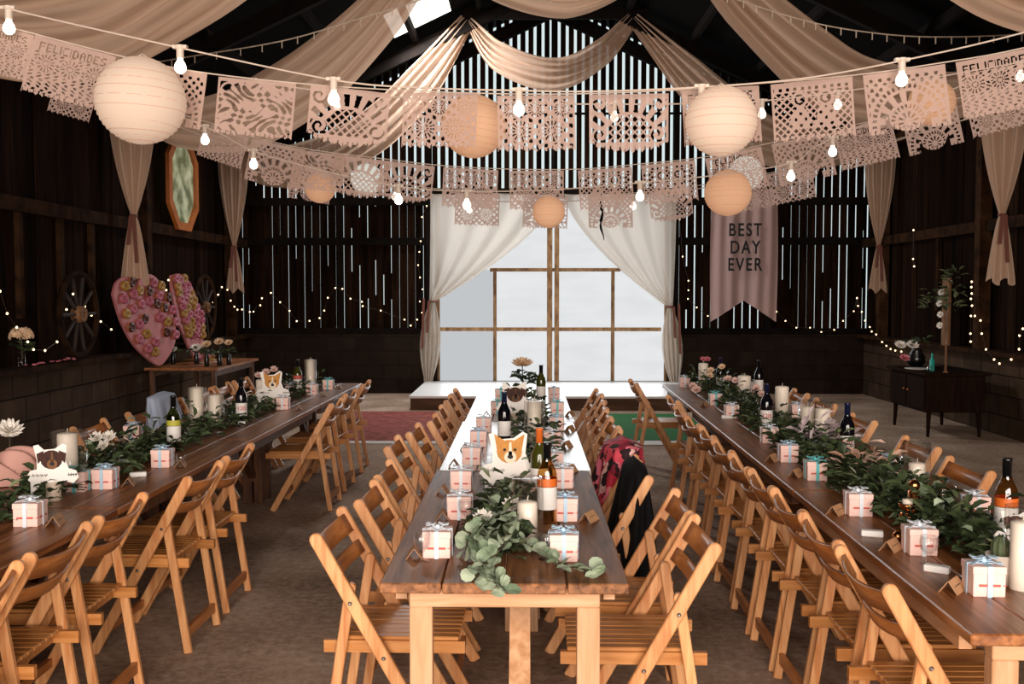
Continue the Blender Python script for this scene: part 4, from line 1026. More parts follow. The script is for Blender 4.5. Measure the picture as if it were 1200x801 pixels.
# window curtains
def curtain(label, top0, top1, tiex, tiez, botx, botz, seed, inner):
    t = thing('curtain', label, 'curtain', (0, 0, 0), 0, 'muslin curtains at the tall window'); Y = YB - .22
    xo, xi = (wx(top0), wx(top1)); tx = wx(tiex); bx = wx(botx); zt = 3.2; tz = wz(tiez); rr = random.Random(seed); ph = rr.uniform(0, 6)
    def fn(i, j):
        # i 0 = outer edge, 1 = inner edge
        k = .62
        xt = xo + (xi - xo) * i
        g = .045 * math.cos(9 * 2 * PI * i * .5 + ph)
        if j < k:
            f = j / k; z = zt + (tz - zt) * f ** (1 - .34 * i); c = f ** (1 + .9 * (1 - i))
            x = xt + (tx + (i - .5) * .1 * (1 if xi > xo else -1) - xt) * c
            return Vector((x, Y + g * (1 - .5 * f), z))
        f = (j - k) / (1 - k); z = tz + (wz(botz) - tz) * f; ww = .1 + .24 * math.sin(min(1, f * 1.05) * PI * .93)
        return Vector((tx + (bx - tx) * f + (i - .5) * ww * (1 if xi > xo else -1), Y - .02 + g, z))
    MB().grid(fn, 60, 50).build('cloth', M['curtain'], t, True)
    b = MB(); b.torus((tx, Y, tz), .06, .018); s_ = -1 if xi > xo else 1
    for q in (0, 1): b.grid(lambda i, j, q=q: Vector((tx + s_ * (.05 + .08 * q + .03 * j) + (i - .5) * .04, Y - .08, tz + .05 * q - (.5 + .3 * q) * j)), 2, 6)
    b.build('tie', M['tie'], t)
curtain('white curtain gathered to the left of the tall window', 506, 652, 508, 353, 503, 446, 1, 1)
curtain('white curtain gathered to the right of the tall window', 790, 660, 783, 359, 789, 450, 2, -1)
t = thing('hanging_ribbon', 'short dark twisted ribbon hanging before the right curtain heading', 'ribbon'); o_ = [atY(704 + 1.6 * math.sin(k * .9) + .25 * k, 240 + 4.6 * k, 9.0) for k in range(10)]
MB().tube([atY(704, 226, 9.0)] + o_, [.006] + [.012, .02, .01, .014, .016, .01, .012, .008, .006, .003], 6).build('ribbon', M['felt'], t)
# BEST DAY EVER banner
p = atY(873, 225, YB - .25); zt = atY(873, 222, YB - .25).z; zb = atY(873, 377, YB - .25).z; zn = atY(873, 352, YB - .25).z; w = 76 / F * (YB - .25)
t = thing('fabric_banner', 'pink satin pennant banner lettered BEST DAY EVER on the back wall', 'banner', (p.x, p.y, zt))
def fn(i, j):
    s = i - .5; L = (zt - zb) if True else 0; cut = (zn - zb) * (1 - abs(2 * s)); z = -j * (L - cut)
    return Vector((s * w * (1 + .04 * math.sin(3 * j)), .02 * math.sin(i * 33 + .8 * j) * (1 - .35 * j) + .012 * math.sin(13 * i + 2 * j), z))
MB().grid(fn, 64, 16).build('cloth', M['banner'], t, True)
for k, (s_, py) in enumerate((('BEST', 270), ('DAY', 290.5), ('EVER', 310.5))):
    text_obj('lettering', s_, .285, M['black'], t, (0, -.05, atY(873, py, p.y).z - zt), (PI / 2, 0, 0), .002, 1.25, .74, .016)
b = MB(); b.tube([(-w / 2 - .04, 0, .005), (w / 2 + .04, 0, .005)], .012, 8); b.build('rod', M['frame'], t)

# ================================================================== PAPEL PICADO
F57 = {'F': '1111 1000 1000 1110 1000 1000 1000', 'E': '1111 1000 1000 1110 1000 1000 1111', 'L': '1000 1000 1000 1000 1000 1000 1111', 'I': '1 1 1 1 1 1 1', 'C': '0111 1000 1000 1000 1000 1000 0111', 'D': '1110 1001 1001 1001 1001 1001 1110', 'A': '0110 1001 1001 1111 1001 1001 1001', 'S': '0111 1000 1000 0110 0001 0001 1110'}
def bitrow(txt):
    rows = [''] * 7
    for ch in txt:
        for k, r_ in enumerate(F57[ch].split()): rows[k] += r_ + '0'
    return rows
TXT = bitrow('FELICIDADES')
NX, NY = 104, 76
def rosette(u, v, cu, cv, r, n=10):
    d = math.hypot(u - cu, v - cv) / r; a = math.atan2(v - cv, u - cu)
    if d > 1: return None
    if d < .16: return False
    if .2 < d < .34: return (math.sin(a * n) > -.2)
    if .46 < d < .86: return math.sin(a * n * 1.5) > .25
    return False
def hole(kind, u, v):      # u across 0..1, v down 0..1 (aspect .73)
    if u < .025 or u > .975 or v < .06: return False
    y = v * .73
    if kind == 0:
        if v < .24:
            if .08 < v < .22 and .08 < u < .92:
                k = int((v - .08) / .14 * 7); L = len(TXT[0]); i = int((u - .08) / .84 * L); return TXT[min(k, 6)][min(i, L - 1)] == '1'
            return False
        for cu in (.2, .5, .8):
            r_ = rosette(u, y, cu, .31, .13, 9)
            if r_ is not None: return r_
        return math.sin(u * 60 + 3 * math.sin(v * 20)) * math.sin(y * 75) > .35
    if kind == 1:   # lattice with two round-headed figures
        for cu in (.34, .66):
            if math.hypot(u - cu, (y - .22)) < .1: return .04 < math.hypot(u - cu, y - .22) < .065 or math.hypot(u - cu - .03, y - .22) < .02
            if abs(u - cu) < .16 - .1 * (1 - min(1, max(0, (y - .3) / .25))) and .3 < y < .58: return math.sin(u * 50) * math.sin(y * 44) > .62
        if v < .17: return math.sin(u * 70) > .3 and .09 < v < .15
        return abs(math.sin((u + y) * 34)) > .5 and abs(math.sin((u - y) * 34)) > .5
    if kind == 2:   # big swirls and a lattice fan
        for cu, cv in ((.12, .12), (.88, .12), (.14, .5), (.86, .5)):
            d = math.hypot(u - cu, y - cv); a = math.atan2(y - cv, u - cu)
            if d < .1: return math.sin(a + d * 75) > .35 and d > .015
        d = math.hypot(u - .5, y - .62)
        if d < .36 and y < .6: return abs(math.sin((u + y) * 30)) > .45 and abs(math.sin((u - y) * 30)) > .45
        a = math.atan2(y - .62, u - .5); return math.sin(a * 22) > .1 and .4 < d < .56
    if kind == 3:   # rosette rows
        for cu, cv, r_ in ((.17, .18, .12), (.5, .18, .12), (.83, .18, .12), (.3, .46, .16), (.7, .46, .16)):
            q = rosette(u, y, cu, cv, r_, 10)
            if q is not None: return q
        return math.sin(u * 48) * math.sin(y * 48 + 2 * math.sin(u * 9)) > .3
    if kind == 4:   # arch with spokes
        d = math.hypot(u - .5, y - .62); a = math.atan2(.62 - y, u - .5)
        if d < .12: return math.sin(a * 10) > .2 and d > .05
        if .16 < d < .21: return math.sin(a * 24) > 0
        if .25 < d < .36: return math.sin(a * 14) > .1
        if .4 < d < .45: return math.sin(a * 40) > 0
        if d > .48: return math.sin(u * 55) * math.sin(y * 55) > .3
        return False
    if kind == 5:   # leaves: diagonal slashes
        return math.sin(u * 26 + 5 * math.sin(y * 13)) * math.sin(y * 32 + 4 * math.sin(u * 11)) > .12 and abs(u - .5) + abs(y - .35) > .1
    return False
def bottom(kind, u):       # length of the fringe edge
    if kind in (0, 5): return 1 - .045 * abs(math.sin(u * 12 * PI)) ** .6 + .0
    if kind == 1: return 1 - .06 * abs(math.sin(u * 7 * PI))
    if kind == 2: return .8 + .2 * math.sin(PI * u) ** .5 - .05 * abs(math.sin(u * 9 * PI))
    if kind == 3: return 1 - .06 * abs(math.sin(u * 8 * PI))
    if kind == 4: return 1.0 if (u < .22 or u > .78) else (.78 if abs(u - .5) > .24 else .72 + .28 * math.sqrt(max(0, 1 - ((u - .5) / .24) ** 2)))
    return 1
def picado(kind):
    me = MB(); H = .73; rr = random.Random(kind)
    for j in range(NY):
        v = (j + .5) / NY; i = 0
        def keep(i):
            u = (i + .5) / NX; e = bottom(kind, u)
            if v > e: return False
            if v > e - .05: return math.sin(u * 100) < .75
            return not hole(kind, u, v)
        ks = [keep(i) for i in range(NX)]
        while i < NX:
            if ks[i]:
                e = i
                while e < NX and ks[e] and e - i < 13: e += 1
                def Q(a, bq):
                    u, w_ = a / NX - .5, bq / NY; return (u, .02 * math.sin(5 * u + 2 * w_) * w_ + .012 * math.sin(14 * u + kind), -w_ * H)
                me.add([Q(i, j + 1), Q(e, j + 1), Q(e, j), Q(i, j)], [(0, 1, 2, 3)]); i = e
            else: i += 1
    return me
PIC = {}
def flag(px, py, wpx, Y, kind, slope, label, group, flip=False):
    if kind not in PIC:
        o = picado(kind).build('paper_flag', M['paper'], None, False); PIC[kind] = o.data
    else:
        o = bpy.data.objects.new('paper_flag', PIC[kind]); COL.objects.link(o)
    w_ = wpx / F * Y; p = atY(px, py, Y); o.location = p; o.scale = (w_, w_, w_)
    o.rotation_euler = (rc.uniform(-.08, .12), slope, rc.uniform(-.12, .12)); tag(o, label, 'paper flag', group)
    return o
DES = ['FELICIDADES lettered', 'lattice-cut', 'swirl-and-fan', 'rosette', 'arch-cut', 'leaf-cut']
def curve_y(lst, px):
    for (a, ya), (b_, yb) in zip(lst, lst[1:]):
        if a <= px <= b_: return ya + (yb - ya) * (px - a) / (b_ - a), (yb - ya) / (b_ - a)
    return lst[-1][1], 0
YA, YBb, YC = 5.35, 7.8, 9.4
cordA = [(-385, -75), (-200, -24), (0, 29), (160, 70), (260, 88), (420, 103), (600, 110), (740, 108), (860, 100), (1000, 88), (1100, 74), (1200, 56), (1400, 6), (1810, -108)]
cordB = [(-70, 42), (60, 90), (240, 142), (295, 160), (363, 175), (450, 186), (520, 194), (600, 198), (680, 198), (750, 192), (825, 184), (900, 168), (975, 152), (1045, 136), (1120, 116), (1400, 42), (1435, 32)]
cordC = [(48, 84), (240, 160), (360, 196), (450, 212), (540, 224), (640, 228), (740, 226), (840, 214), (930, 196), (1040, 166), (1295, 94)]
rowA = [(2, 76, 0), (89, 93, 0), (200, 88, 4), (302, 91, 5), (411, 92, 2), (516, 88, 3), (628, 90, 3), (737, 92, 2), (844, 90, 0), (951, 93, 1), (1059, 95, 4), (1168, 93, 0)]
rowB = [(90, 52, 3), (266, 54, 0), (327, 66, 4), (375, 62, 5), (424, 64, 2), (478, 63, 2), (552, 64, 3), (629, 63, 3), (709, 64, 1), (783, 64, 1), (859, 66, 0), (937, 68, 4), (1010, 66, 0), (1088, 66, 4), (1162, 66, 3)]
rowC = [(368, 50, 4), (560, 52, 3), (640, 52, 5), (715, 52, 4), (785, 50, 2), (870, 52, 1), (925, 52, 3)]
for nm, lst, cord, Y, g in (('front', rowA, cordA, YA, 'front string of cut-paper flags'), ('middle', rowB, cordB, YBb, 'middle string of cut-paper flags'), ('rear', rowC, cordC, YC, 'rear string of cut-paper flags')):
    for k, (px, w_, kind) in enumerate(lst):
        y, s_ = curve_y(cord, px); sl = math.atan(s_)
        flag(px, y + 2, w_, Y, kind, sl, '%s cut-paper flag, %s from the left on the %s string' % (DES[kind], 'first' if k == 0 else ORD[k], nm), g)
    t = thing('flag_string', 'thin cord holding the %s row of cut-paper flags' % nm, 'cord', (0, 0, 0), 0, 'flag cords')
    MB().tube(spline([atY(a, y, Y) for a, y in cord], 60), .0035, 5).build('cord', M['cord'], t)
# ------------------------------------------------------------------ festoon lights
def festoon(label, cord, Y, bulbs, s=1.0, start=None):
    t = thing('festoon_lights', label, 'string lights', (0, 0, 0), 0, 'festoon light strings')
    MB().tube(([start] if start is not None else []) + spline([atY(a, y, Y) for a, y in cord], 60), .0045, 6).build('cable', M['cord'], t)
    for px in bulbs:
        y, sl = curve_y(cord, px); p = atY(px, y, Y)
        b = MB(); b.lathe([(.016, -.055), (.019, -.05), (.019, -.008), (.026, 0), (.026, .012), (0, .014)], (0, 0, 0), 12); b.box((0, 0, .004), (.075, .03, .016)); so = b.build('bulb_holder', M['socket'], t, False, p); so.scale = (s, s, s)
        b = MB(); b.lathe([(.012, -.054), (.016, -.066), (.026, -.082), (.031, -.1), (.028, -.117), (.016, -.13), (0, -.134)], (0, 0, 0), 14); b.build('bulb', M['bulb'], so, True)
festoon('front festoon cable with large lit bulbs above the front paper flags', [(-400, -105), (-200, -45), (0, 8), (211, 56), (393, 94), (500, 103), (608, 106), (700, 107), (820, 102), (940, 92), (1057, 71), (1200, 38), (1400, -20), (1830, -150)], 5.25, [10, 211, 391, 608, 822, 1057])
festoon('second festoon cable with lit bulbs between the paper flag rows', [(-115, 8), (60, 78), (240, 148), (295, 176), (380, 200), (465, 218), (547, 224), (650, 222), (750, 214), (840, 205), (930, 190), (975, 162), (1195, 74), (1400, 0), (1490, -35)], 7.3, [240, 297, 467, 547, 750, 927, 976, 1196])
festoon('third festoon cable with small lit bulbs near the curtains', [(70, 96), (300, 175), (390, 205), (465, 219), (550, 234), (650, 236), (740, 230), (860, 214), (1000, 180), (1268, 96)], 9.8, [463, 550, 742])
festoon('thin festoon cable behind the front flags on the right', [(300, 96), (390, 108), (500, 116), (620, 121), (735, 122), (830, 121), (895, 118), (980, 108), (1100, 90), (1300, 50), (1660, -45)], 6.1, [395, 720, 893, 982], .8, atY(300, 92, 5.35))
# ------------------------------------------------------------------ lanterns
def lantern(px, py, rpx, Y, label, mat='lantern', seed=0, tilt=0):
    r = rpx / F * Y; p = atY(px, py, Y); t = thing('paper_lantern', label, 'lantern', p, 0, 'round paper lanterns'); t.rotation_euler = (0, tilt, 0)
    b = MB(); n, m = 28, 44; vs = []; fs = []; rr = random.Random(seed)
    for i in range(m + 1):
        a = .16 + (PI - .30) * i / m
        for k in range(n):
            q = r * (1 + .012 * math.cos(i * PI)) * (1 + .006 * math.sin(k * 3 + seed))
            vs.append((q * math.sin(a) * math.cos(2 * PI * k / n), q * math.sin(a) * math.sin(2 * PI * k / n), q * math.cos(a) * .97))
    for i in range(m):
        for k in range(n): fs.append((i * n + k, (i + 1) * n + k, (i + 1) * n + (k + 1) % n, i * n + (k + 1) % n))
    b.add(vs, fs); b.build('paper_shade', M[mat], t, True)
    b = MB()
    for i in range(1, 14):
        a = .16 + (PI - .30) * i / 14; wob = rr.uniform(-.05, .05)
        b.torus((0, 0, r * math.cos(a) * .97), r * math.sin(a) * 1.006, max(.0008, r * .004), Matrix.Rotation(wob, 3, 'X'), 30, 4)
    b.build('wire_rings', M['rib'], t)
    b = MB(); b.torus((0, 0, r * .96), r * .16, .004, None, 14, 5); b.tube([(-r * .16, 0, r * .96), (0, 0, r * 1.06), (r * .16, 0, r * .96)], .002, 4); b.build('hanger', M['socket'], t)
    return t
lantern(165, 118, 51, 5.15, 'largest white paper lantern at the upper left', 'lantern', 1, .05)
lantern(555, 148, 37, 5.7, 'paper lantern left of centre, behind a rosette flag', 'lanternp', 2, .1)
lantern(845, 142, 41, 5.15, 'large paper lantern right of centre on the front string', 'lantern', 3)
lantern(375, 220, 18, 8.3, 'small peach lantern left of the small white lantern', 'lanternp', 4)
lantern(430, 210, 18.5, 8.5, 'small white lantern left of centre', 'lanternw', 5)
lantern(643, 248, 19, 7.5, 'small peach lantern in front of the curtain heading', 'lanternp', 6)
lantern(853, 226, 27, 7.5, 'peach lantern directly above the lettered banner', 'lanternp', 7)
lantern(874, 203, 20, 8.6, 'small white lantern above the lettered banner', 'lanternw', 8)
lantern(1092, 120, 26, 5.9, 'peach lantern half behind a flag at the upper right', 'lanternp', 9)
# ------------------------------------------------------------------ fairy lights
fb = MB().ball((0, 0, 0), 1, 6, 4); fbm = None
def fairy(label, pts, r=.013, wire=True, extra=None):
    global fbm
    t = thing('fairy_lights', label, 'string lights', (0, 0, 0), 0, 'fairy light strings')
    if wire: MB().tube(pts, .003, 4).build('wire', M['wire'], t)
    for k, p in enumerate(pts):
        if fbm is None:
            o = fb.build('bulb', M['fairy'], t); fbm = o.data
        else:
            o = bpy.data.objects.new('bulb', fbm); COL.objects.link(o); o.parent = t
        o.location = p; o.scale = (r, r, r)
YS = YB - .15
def z6(lst): return [atY(300 + a / 4, 200 + b_ / 4, YS) for a, b_ in lst]
fairy('fairy lights looped along the back wall left of the window', z6([(20, 630), (28, 597), (70, 572), (113, 616), (157, 656), (191, 704), (251, 703), (298, 690), (320, 655), (337, 595), (372, 549), (405, 553), (443, 599), (496, 613), (500, 634), (585, 655), (696, 697), (725, 725), (755, 697)]))
fairy('vertical fairy lights beside the left curtain', z6([(800, 165), (778, 217), (772, 330), (766, 380), (760, 442), (769, 500), (780, 555), (768, 612), (778, 665)]), .011)
fairy('vertical fairy lights beside the right curtain', [atY(600 + a / 4, 200 + b_ / 4, YS) for a, b_ in ((786, 228), (800, 402), (827, 515), (827, 560), (825, 600), (866, 640), (918, 680))], .011)
fairy('fairy lights along the back wall right of the banner', [atY(900 + a / 4, 200 + b_ / 4, YS) for a, b_ in ((-10, 640), (40, 660), (82, 703), (133, 735), (197, 735), (250, 755), (310, 745), (352, 703), (402, 658), (417, 595))], .011)
XRW, XLW = XR - .25, XL + .25
fairy('fairy lights sagging along the right wall above the cabinet', [atX(900 + a / 4, 200 + b_ / 4, XRW) for a, b_ in ((417, 597), (422, 633), (440, 661), (455, 702), (477, 732), (486, 753), (507, 767), (535, 802), (555, 820), (575, 835), (597, 842), (625, 847))], .012)
fairy('vertical fairy lights right of the hanging plank', [atX(900 + a / 4, 200 + b_ / 4, XRW) for a, b_ in ((955, 520), (953, 545), (955, 575), (951, 600), (956, 632), (951, 680), (949, 763), (950, 800))], .012)
fairy('fairy lights in a deep loop at the right edge of the photo', [atX(1020 + a / 4, 300 + b_ / 4, XRW) for a, b_ in ((490, 280), (516, 301), (522, 363), (542, 437), (580, 484), (605, 503), (660, 484), (697, 436), (699, 372), (715, 340))], .012)
fairy('short vertical fairy lights high on the right wall', [atX(900 + a / 4, 200 + b_ / 4, XRW) for a, b_ in ((682, 278), (680, 413), (685, 448))], .012)
fairy('fairy lights looped on the left wall by the wheel', [atX(a / 6.16, 320 + b_ / 6.16, XLW) for a, b_ in ((0, 130), (52, 290), (120, 390), (200, 495), (242, 550), (325, 557), (412, 495), (440, 420), (480, 262), (527, 150), (612, 238), (660, 303), (727, 348), (803, 405))], .011)
fairy('fairy lights on the left wall beside the round donut board', [atX(110 + a / 5.72, 300 + b_ / 5.72, XLW) for a, b_ in ((500, 160), (485, 228), (520, 290), (743, 370), (800, 310), (833, 258), (858, 208), (895, 225), (917, 298), (942, 338), (962, 358), (993, 357), (1045, 373), (1070, 372), (1128, 280))], .012)
for lab, lst, Y in (('unlit tinsel wire under the roof at the upper left', [(60, 96), (200, 70), (330, 48), (420, 22), (520, -8)], 9.3), ('unlit tinsel wire under the roof at the upper right', [(850, -5), (925, 19), (985, 33), (1060, 42), (1130, 43), (1200, 40)], 9.3)):
    t = thing('tinsel_wire', lab, 'string lights'); pts = spline([atY(a, y, Y) for a, y in lst], 40); b = MB(); b.tube(pts, .006, 4); rr = random.Random(2)
    for p in pts[::2]: b.box(p + Vector((rr.uniform(-.02, .02), 0, -.03)), (.008, .008, .07))
    b.build('wire', M['tie'] if False else M['birch'], t)

# ================================================================== LEFT WALL DISPLAY
# octagonal mirror; its reflection is put in as a glowing mottled pane
c = atX(212, 214, XL + .1); t = thing('octagonal_mirror', None, None, c); t['kind'] = 'structure'
h = .62; hw = .3
def octo(h, w, k=.5): return [(0, -w * .42, -h), (0, w * .42, -h), (0, w, -h * k), (0, w, h * k), (0, w * .42, h), (0, -w * .42, h), (0, -w, h * k), (0, -w, -h * k)]
oc = octo(h, hw * 1.85); ic = octo(h - .1, hw * 1.85 - .12)
b = MB(); n = 8
for k in range(8):
    o1, o2, i1, i2 = Vector(oc[k]), Vector(oc[(k + 1) % 8]), Vector(ic[k]), Vector(ic[(k + 1) % 8]); b.prism([o1, o2, i2, i1], (.05, 0, 0))
b.build('frame', M['gold'], t)
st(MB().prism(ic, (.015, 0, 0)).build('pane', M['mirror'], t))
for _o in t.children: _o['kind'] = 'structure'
# wagon wheels
def wheel(label, c, r):
    t = thing('wagon_wheel', label, 'wheel', c, 0, 'wagon wheels on the left wall'); A = Matrix.Rotation(PI / 2, 3, 'Y')
    MB().torus((0, 0, 0), r, .032, A, 36, 6).build('rim', M['beam'], t, True)
    b = MB(); b.lathe([(.0, -.05), (.07, -.05), (.09, 0), (.07, .06), (.03, .06), (.03, .03), (0, .03)], (0, 0, 0), 14, A); b.build('hub', M['plank'], t)
    for k in range(10):
        a = 2 * PI * k / 10; d = Vector((0, math.cos(a), math.sin(a))); MB().tube([d * .07, d * r], .018, 6).build('spoke', M['iron'], t)
wheel('wooden wagon wheel leaning on the left wall ledge', atX(92, 368, XL + .26), .40)
wheel('dark wagon wheel behind the round donut board', atX(240, 360, XL + .26), .42)
# vase of white hydrangea on the ledge
c = atX(25, 395, XL + .12); c.z = max(c.z, 1.2)
t = thing('hydrangea_vase', 'white hydrangea in a narrow glass on the left wall ledge', 'flowers', (c.x, c.y, .97))
b = MB(); rr = random.Random(6)
for k in range(40):
    d = Vector((rr.gauss(0, 1), rr.gauss(0, 1), abs(rr.gauss(0, .7)) + .1)).normalized(); flower(b, d * .085 + Vector((0, 0, c.z - .97)), .035, rr, 2, 5, d)
b.build('bloom', M['petaly'], t); MB().lathe([(.03, 0), (.035, .01), (.03, .14), (.027, .14), (.03, .02), (0, .02)], n=14).build('glass', M['glass'], t, True)
MB().tube([(0, 0, .02), (0, 0, c.z - .97)], .006).build('stem', M['stem'], t); b = MB(); leafset(b, [Vector((0, 0, .12)), Vector((0, 0, .2))], 14, (.07, .1), .05, .04, rr); b.build('leaves', M['leaf'], t)
# dessert table
t = thing('dessert_table', 'dark table along the left wall below the heart-shaped donut board', 'table', (-4.0, 12.35, 0))
b = MB(); b.box((0, 0, .745), (.86, 1.75, .03)); b.build('tabletop', M['tabledark'], t)
for sx_ in (-1, 1):
    for sy_ in (-1, 1):
        b = MB(); b.box((sx_ * .36, sy_ * .8, .365), (.05, .05, .73)); b.build('leg', M['pinedark'], t)
    b = MB(); b.box((sx_ * .36, 0, .69), (.03, 1.5, .07)); b.build('apron', M['pinedark'], t)
# heart donut board
HY = 11.5
def hY(px): return HY + (px - 187) * .0175
HN = Vector((.986, -.166, 0))
hp = [(133, 345), (137, 331), (147, 324), (156, 327), (161, 337), (165, 326), (174, 321), (184, 326), (193, 341), (201, 362), (206, 385), (205, 402), (198, 417), (187, 428), (172, 419), (156, 402), (142, 375)]
hs = spline([atY(a, y, hY(a)) for a, y in hp] + [atY(*hp[0], hY(133))], 68)[:-1]
o0 = atZ(187, 428, .76); base = Vector((atY(187, 428, HY).x, HY, .76))
t = thing('donut_board', 'pink heart-shaped donut board standing on the left wall table', 'display board', base)
MB().prism([p - base for p in hs], HN * -.03).build('board', M['pinkboard'], t)
hd = [(195, 200), (240, 175), (385, 180), (437, 197), (355, 235), (295, 230), (250, 255), (425, 265), (485, 275), (185, 285), (305, 320), (355, 300), (405, 320), (460, 345), (515, 360), (205, 385), (250, 355), (430, 410), (480, 440), (535, 440), (325, 420), (290, 455), (235, 475), (340, 520), (290, 555), (475, 510), (535, 525), (400, 575), (350, 620), (395, 640)]
dm = {}
ICE = ['iceP', 'iceC', 'iceY']
def donut(p, k, label, group, ax, R_=.036):
    if k not in dm:
        t = thing('donut', label, 'donut', p, 0, group); MB().torus((0, 0, 0), R_, .024, None, 14, 8).build('dough', M['donut'], t, True)
        b = MB(); b.torus((0, 0, .006), R_, .0225, None, 14, 8); b.build('icing', M[ICE[k]], t, True); dm[k] = t; o = t
    else: o = copy_tree(dm[k]); o.location = p
    o.rotation_euler = ax; tag(o, label, 'donut', group); return o
names = ['pink-iced', 'chocolate-iced', 'caramel-iced']
for k, (a, y) in enumerate(hd):
    px, py = 110 + a / 5.72, 300 + y / 5.72; p = atY(px, py, hY(px)) + HN * .026; kk = rc.choice([0, 0, 1, 2, 0])
    donut(p, kk, '%s donut pegged on the pink heart board' % names[kk], '%s donuts on the heart board' % names[kk], (PI / 2 + rc.uniform(-.15, .15), 0, 1.4 + rc.uniform(-.45, .1)))
# second, round board turned aside
bp = [(520, 130), (575, 118), (625, 150), (665, 215), (695, 300), (718, 400), (728, 500), (736, 640), (690, 700), (598, 520), (570, 440), (545, 340), (525, 240)]
RYB = 11.75
def bY(a): return RYB + (a - 520) * .0052
rsp = [atY(110 + a / 5.72, 300 + y / 5.72, bY(a)) for a, y in bp]; base = Vector((rsp[8].x, RYB, .76))
t = thing('donut_board', 'narrow curved donut board turned beside the heart board', 'display board', base); MB().prism([p - base for p in spline(rsp + [rsp[0]], 40)[:-1]], HN * -.03).build('board', M['pinkboard'], t)
k = 0
for r_ in range(9):
    yy = 150 + r_ * 46; xl = 535 + r_ * 11; xr = min(712, 590 + r_ * 22)
    m = 3 if r_ < 2 else 4
    for q in range(m):
        a = xl + (xr - xl) * q / (m - 1); px, py = 110 + a / 5.72, 300 + (yy + 8 * (q % 2)) / 5.72; p = atY(px, py, bY(a)) + HN * .028; kk = rc.choice([0, 0, 2])
        donut(p, kk, '%s donut pegged on the narrow curved board' % names[kk], '%s donuts on the curved board' % names[kk], (PI / 2 + rc.uniform(-.3, .3), 0, 1.4 + rc.uniform(-.5, .1)))
# flowers and donut pile on the dessert table
def tb(px, py): return atZ(px, py, .76)
for k, (px, py, r_) in enumerate(((242, 404, .07), (257, 401, .07), (268, 402, .06), (203, 410, .06), (230, 408, .08))):
    p = atY(px, py, 11.75 + .1 * k); t = thing('white_bloom', 'white bloom in a dark vase on the donut table, %s from the left' % ['third', 'fourth', 'fifth', 'first', 'second'][k], 'flowers', (p.x, p.y, .76), 0, 'white blooms on the donut table')
    b = MB(); rr = random.Random(k); flower(b, (0, 0, p.z - .76), r_, rr, 6, 12, (0, -.6, .8)); b.build('bloom', M['petaly' if k < 3 else 'petal'], t)
    MB().tube([(0, 0, .05), (0, 0, p.z - .76)], .004).build('stem', M['stem'], t); MB().lathe([(.025, 0), (.03, .01), (.028, .11), (.02, .13), (.022, .14)], n=12).build('vase', M['vase'], t, True)
    b = MB(); leafset(b, [Vector((0, 0, .12)), Vector((0, 0, .16))], 16, (.06, .1), .06, .05, rr); b.build('leaves', M['leaf'], t)
p = tb(243, 425); t = tag(MB().lathe([(.0, 0), (.1, .002), (.13, .014), (.125, .016), (0, .008)], n=24).build('plate', M['plate'], None, True, p), 'pale plate of loose donuts on the donut table', 'plate')
for k, (dx, dy, dz) in enumerate(((-.06, 0, .036), (.05, -.02, .036), (0, .06, .036), (.0, -.02, .075), (.03, .03, .08))):
    kk = [0, 2, 0, 0, 1][k]; donut(p + Vector((dx, dy, dz)), kk, '%s donut in the pile on the plate, %s' % (names[kk], ['left', 'right', 'rear', 'upper front', 'topmost'][k]), 'donuts piled on the plate', (.1, .1, k))
# small petals along the ledge
t = tag(MB().box((0, 0, 0), (.02, .02, .02)).build('tmp', M['petal']), '', '') ; bpy.data.objects.remove(t)
b = MB(); rr = random.Random(12); c = atX(75, 425, XL + .15)
for k in range(26): b.ball((rr.uniform(-.04, .06), rr.uniform(-.6, .6), .012 * rr.random()), .02, 6, 4, (1, 1, .4))
o = b.build('rose_petals', M['petalr'], None, True, (XL + .1, c.y, .975)); tag(o, 'scattered pink petals on the ledge below the wagon wheel', 'petals', None, 'stuff')

# ================================================================== RIGHT WALL DISPLAY
t = thing('cabinet', 'small dark wooden cabinet on legs against the right wall', 'cabinet', (4.85, 11.8, 0))
b = MB(); b.box((0, 0, .49), (.66, 1.1, .42)); bevel(b.build('body', M['cab'], t), .01)
b = MB(); b.box((0, 0, .715), (.76, 1.2, .03)); bevel(b.build('top', M['cab'], t), .006)
for k in (-1, 1):
    b = MB(); b.box((-.338, k * .27, .49), (.02, .5, .36)); dr = b.build('door', M['cab'], t); b = MB(); b.ball((-.355, k * .06, .5), .014, 8, 6); b.build('knob', M['copper'], dr)
    for q in (-1, 1):
        b = MB(); b.tube([(q * .28, k * .5, .28), (q * .29, k * .51, .0)], [.03, .018], 8); b.build('leg', M['cab'], t)
def cb(px, py): return atZ(px, py, .73)
p = Vector((4.75, 12.15, .73)); t = thing('flower_vase', 'round black vase of white and pink blooms on the dark cabinet', 'flowers', p)
MB().lathe([(.05, 0), (.1, .05), (.105, .12), (.06, .2), (.065, .22)], n=18).build('vase', M['vase'], t, True)
for k, (px, py, r_, mt) in enumerate(((1055, 405, .08, 'petal'), (1069, 405, .085, 'petal'), (1060, 420, .07, 'petalr'))):
    q = atY(px, py, 12.1) - p; b = MB(); flower(b, q, r_, random.Random(k), 6, 14, (0, -.6, .8)); b.build('bloom', M[mt], t); MB().tube([q, (0, 0, .2)], .004).build('stem', M['stem'], t)
b = MB(); leafset(b, [Vector((-.1, 0, .25)), Vector((.1, 0, .3))], 24, (.06, .1), .1, .06, random.Random(2)); b.build('leaves', M['leaf'], t)
t = tag(MB().lathe([(0, 0), (.1, .003), (.14, .016), (.135, .018), (0, .008)], n=24).build('plate', M['plate'], None, True, (4.6, 11.75, .73)), 'pale plate on the dark cabinet', 'plate')
